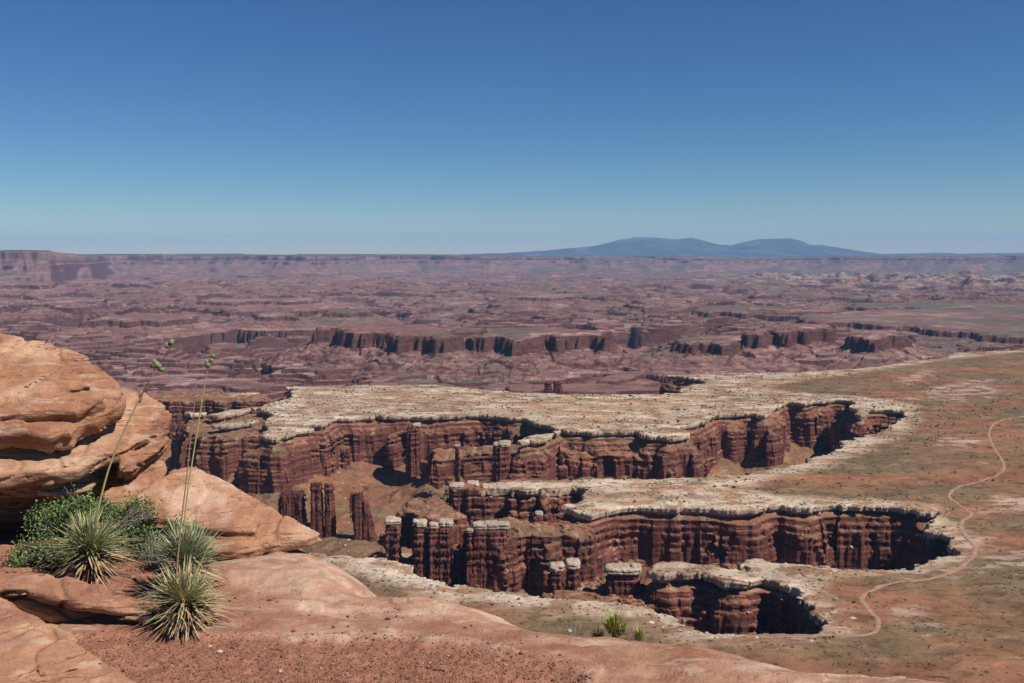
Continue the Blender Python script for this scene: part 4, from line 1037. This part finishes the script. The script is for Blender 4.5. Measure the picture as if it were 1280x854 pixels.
def shrub(label, blobs, dist, n_leaf, greens, leaf, seed, name='shrub', cat='bush', twigs=60, twig_col=(.24, .20, .17), foot=None, bare=0):
    r = np.random.RandomState(seed); px_ = dist / FPX
    fu, fv = foot; f = at_y(fu, fv, dist + .05)
    gz = ledge_height(np.array([[f[0]]]), np.array([[f[1]]]))[0][0, 0]
    root = empty(name, (f[0], f[1], gz)); tag(root, label, cat)
    f = np.array([f[0], f[1], gz - .01])
    lf = Geo(); tw = Geo(); cen = []; rad = []
    for u, v, rp, dy in blobs: cen.append(at_y(u, v, dist + dy)); rad.append(rp * px_)
    tips = []
    for k in range(twigs):
        i = r.randint(len(cen)); d = r.randn(3); d /= np.linalg.norm(d); e = cen[i] + d * rad[i] * r.uniform(.2, 1.05)
        m = f * .5 + e * .5 + r.randn(3) * .03 + np.array([0, 0, .02]); s = f + r.randn(3) * np.array([.03, .03, 0])
        tube(tw, spline([s, m, e], 4), r.uniform(.003, .006), .0011, np.array(twig_col) * r.uniform(.7, 1.2), n=4)
        for j in range(3):
            s2 = m * (1 - j / 4) + e * (j / 4); e2 = e + r.randn(3) * rad[i] * .35; tube(tw, [s2, (s2 + e2) / 2 + r.randn(3) * .01, e2], .002, .0008, np.array(twig_col) * r.uniform(.8, 1.5), n=3); tips.append(e2)
        tips.append(e)
    wts = np.array(rad) ** 2; wts /= wts.sum()
    # leaves gather in little sprays so gaps stay open between them
    P = []; sprays = []
    for k in range(n_leaf // 14):
        i = r.choice(len(cen), p=wts); d = r.randn(3); d /= np.linalg.norm(d); sprays.append(cen[i] + d * rad[i] * r.uniform(.35, 1.05) ** .6)
    V = []; Cc = []
    for s in sprays:
        sc = np.array(greens[r.randint(len(greens))]) * r.uniform(.7, 1.35)
        for k in range(14):
            p = s + r.randn(3) * leaf * 1.7; a = r.randn(3); a /= np.linalg.norm(a); b = np.cross(a, r.randn(3)); b /= np.linalg.norm(b)
            L = leaf * r.uniform(.6, 1.25); w = L * .36
            V += [p, p + a * L * .45 + b * w, p + a * L, p + a * L * .45 - b * w]; Cc += [sc * r.uniform(.8, 1.25)] * 4
    if V:
        V = np.array(V); lf.add(V, np.arange(len(V)).reshape(-1, 4), np.array(Cc)); lf.obj('foliage', M_LEAF, root, False)
    tw.obj('twigs', M_LEAF, root); return root
DG = [(.12, .18, .05), (.09, .14, .04), (.20, .25, .09), (.10, .15, .05)]
shrub('leafy dark green bush under the overhang of the huge boulder', [(62, 652, 26, .1), (95, 640, 24, .1), (128, 645, 24, .12), (155, 643, 20, .12), (178, 632, 10, .1), (190, 640, 8, .1), (40, 690, 20, .05), (70, 690, 22, .0),
       (25, 697, 12, .0), (150, 672, 22, .1), (180, 668, 16, .1), (165, 692, 18, .08), (190, 690, 12, .1), (60, 710, 12, -.02), (100, 665, 24, .15)], 4.80, 15000, DG, .0125, 11, twigs=110, foot=(105, 700))
shrub('small dark green bush between the grey-green yucca and the leaning slab', [(222, 655, 10, 0), (240, 668, 13, 0), (252, 680, 12, 0), (232, 680, 12, 0), (215, 668, 8, 0), (258, 692, 7, 0)], 4.62, 1500, DG, .011, 12, twigs=40, foot=(238, 712))
def twiggy(label, u, v, dist, hpx, wpx, n, cols, seed, cat, name, tip=None, base=None, w=.0022):
    """a brush of thin upright stems"""
    r = np.random.RandomState(seed); px_ = dist / FPX; f = at_y(u, v, dist)
    root = empty(name, tuple(f)); tag(root, label, cat); g = Geo()
    for k in range(n):
        a = r.uniform(-1, 1); b = r.uniform(-1, 1); H = hpx * px_ * r.uniform(.5, 1.05) * (1 - .35 * a * a)
        s = f + np.array([a * .18 * wpx * px_, b * .18 * wpx * px_, -.03]); e = f + np.array([a * wpx * px_ * .95, b * wpx * px_ * .7, H]) + r.randn(3) * .006
        m = s * .5 + e * .5 + np.array([a * .004, 0, .004]) + r.randn(3) * .005
        c = np.array(cols[r.randint(len(cols))]) * r.uniform(.7, 1.25)
        tube(g, [s, m, e], w, w * .35, base if base is not None else c, c, 3)
    g.obj('stems', M_LEAF, root); return root
YG = [(.22, .23, .07), (.16, .18, .05), (.28, .25, .09)]
def rabbit(label, u, v, dist, parts, seed):
    root = None
    r = np.random.RandomState(seed); f = at_y(u, v, dist); root = empty('rabbitbrush', tuple(f)); tag(root, label, 'shrub', 'yellow-green shrubs at the edge of the ledge')
    g = Geo(); tw = Geo(); px_ = dist / FPX
    for (cu, cv, rp, n) in parts:
        c = at_y(cu, cv, dist + r.uniform(-.02, .02)); b = np.array([c[0] * .7 + f[0] * .3, c[1], c[2] - rp * px_ * 1.1])
        tube(tw, [f + np.array([0, 0, -.03]), (f + b) / 2 + r.randn(3) * .004, b], .004, .0025, (.25, .19, .14), n=4)
        for k in range(n):
            d = r.randn(3) * np.array([.6, .6, .35]) + np.array([0, 0, 1.0]); d /= np.linalg.norm(d)
            s = b + r.randn(3) * rp * px_ * .25; L = rp * px_ * r.uniform(.9, 2.0)
            blade(g, s, d, L, .0035, r.uniform(-.2, .1), np.array(YG[r.randint(3)]) * r.uniform(.6, 1.2), np.array((.38, .42, .10)), 3)
    g.obj('foliage', M_LEAF, root); tw.obj('twigs', M_LEAF, root)
rabbit('taller two-tiered yellow-green shrub growing at the edge of the ledge', 766, 797, 4.07, [(768, 772, 13, 150), (762, 778, 10, 80), (782, 782, 8, 60), (772, 788, 7, 30)], 21)
rabbit('small yellow-green tuft right of the two-tiered shrub', 799, 799, 4.05, [(799, 790, 8, 110)], 22)
twiggy('dry reddish twig brush left of the two-tiered shrub', 748, 797, 4.08, 15, 9, 45, [(.20, .10, .07), (.28, .17, .13)], 23, 'dry brush', 'dry_brush')
twiggy('pale dry grass wisps at the ledge edge, left of the reddish twig brush', 717, 792, 4.12, 22, 14, 40, [(.36, .30, .22), (.42, .36, .27)], 24, 'dry grass', 'dry_grass', w=.001)
twiggy('pale straw tuft at the foot of the small yellow-green tuft', 803, 801, 4.02, 9, 10, 40, [(.45, .38, .26)], 25, 'dry grass', 'dry_grass', w=.001)
twiggy('fan of dry straw right of the largest yucca', 275, 792, 4.0, 20, 34, 70, [(.46, .38, .24), (.36, .32, .16)], 26, 'dry grass', 'dry_grass', w=.0011)
twiggy('grey dead twigs between the bush and the grey-green yucca', 196, 712, 4.75, 48, 24, 120, [(.30, .26, .22), (.22, .18, .14), (.38, .33, .27)], 27, 'dead brush', 'dead_brush', w=.0016)
twiggy('low straw litter on the red sand between the yuccas', 168, 727, 4.65, 12, 26, 90, [(.40, .30, .19), (.32, .22, .14)], 28, 'dry grass', 'dry_grass', w=.0012)
log('plants')

# ---------------------------------------------------------------- stones on the ledge
def gravel():
    r = np.random.RandomState(8); n = 60000
    u = r.uniform(60, 760, n); v = r.uniform(785, 862, n)
    P = np.array([at_z(a, b, GZ)[:2] for a, b in zip(u, v)])
    g = sdf_poly(gravel_poly, P[:, 0], P[:, 1]) + .08 * fbm(P[:, 0] / .25, P[:, 1] / .25, 3, 411)
    k = r.rand(n) < smooth(.08, -.08, g + .05 * n2(P[:, 0] / .1, P[:, 1] / .1, 77)) * .42 * (P[:, 1] / 4) + .004
    P = P[k]; h = ledge_height(P[:, 0], P[:, 1])[0]
    sz = .0010 + r.gamma(1.5, .00085, len(P)); P = np.column_stack([P, h + sz * .3])
    cols = np.where(r.rand(len(P), 1) < .85, C(.22, .10, .062), C(.34, .20, .13)) * r.uniform(.55, 1.25, (len(P), 1))
    tag(scatter('gravel', P, sz, M_BUSH, .75, .12, cols, 9), kind='stuff')
    n = 500; u = r.uniform(250, 760, n); v = r.uniform(745, 800, n); keep = r.rand(n) < .22
    P = np.array([at_z(a, b, GZ)[:2] for a, b in zip(u[keep], v[keep])]); s_ = sdf_poly(ledge_edge, P[:, 0], P[:, 1]); P = P[s_ < -.1]
    h = ledge_height(P[:, 0], P[:, 1])[0]; sz = .003 + r.gamma(1.5, .0013, len(P)); P = np.column_stack([P, h + sz * .4])
    tag(scatter('grit', P, sz, M_BUSH, .8, .12, C(.16, .07, .045) * r.uniform(.6, 1.3, (len(P), 1)), 10), kind='stuff')
gravel()
for i, (u, v, s, c, lb) in enumerate([(275, 813, .012, (.52, .40, .31), 'pale pebble on the gravel below the largest yucca'), (350, 836, .011, (.50, .38, .30), 'pale pebble lying alone in the middle of the gravel'),
        (262, 806, .010, (.48, .30, .20), 'tan pebble beside the largest yucca\'s dead leaves'), (888, 792, .0, None, None), (700, 790, .017, (.52, .46, .40), None), (340, 755, .011, (.22, .09, .06), 'dark stone on the pale slickrock right of the largest yucca'),
        (367, 789, .010, (.20, .08, .05), 'dark stone at the upper edge of the gravel patch'), (126, 802, .012, (.34, .14, .08), 'red stone in front of the grooved rock'), (652, 818, .012, (.24, .09, .06), 'dark stone near the right end of the gravel')]):
    if lb is None: continue
    p = at_z(u, v, GZ); z = ledge_height(np.array([p[0]]), np.array([p[1]]))[0][0]
    tag(scatter('pebble', np.array([[p[0], p[1], z + s * .35]]), np.array([s]), M_BUSH, .65, .1, C(*c)[None], 40 + i), lb, 'pebble', 'pebbles on the ledge')
p = at_z(712, 792, GZ - .04); tag(scatter('stone', np.array([[p[0], p[1], p[2] + .012]]), np.array([.014]), M_BUSH, .5, .1, C(.30, .26, .23)[None], 60), 'greyish white stone at the edge of the ledge by the dry wisps', 'stone')
log('foreground')
# ---------------------------------------------------------------- air
def make_haze():
    zz = [c[2] for o in SC.objects if o.type == 'MESH' and o.get('kind') == 'structure' for c in o.bound_box]
    x0, x1, y0, y1, z0, z1 = -80000, 80000, -3000, 76000, min(zz) - 1.0, max(zz) + 300.0
    v = np.array([(x, y, z) for z in (z0, z1) for y in (y0, y1) for x in (x0, x1)], F32)
    q = np.array([(0, 2, 3, 1), (4, 5, 7, 6), (0, 1, 5, 4), (2, 6, 7, 3), (0, 4, 6, 2), (1, 3, 7, 5)])
    m = bpy.data.materials.new('air'); m.use_nodes = True; nt = m.node_tree; nt.nodes.clear()
    o = nt.nodes.new('ShaderNodeOutputMaterial'); p = nt.nodes.new('ShaderNodeVolumePrincipled')
    p.inputs['Color'].default_value = (.35, .60, 1.0, 1); p.inputs['Density'].default_value = HAZE_D
    p.inputs['Anisotropy'].default_value = 0.0
    nt.links.new(p.outputs[0], o.inputs['Volume'])
    ob = mesh_obj('haze', v, q, m, smooth_=False); tag(ob, kind='stuff')
HAZE_D = 1.5e-5
make_haze()
log('scene built')
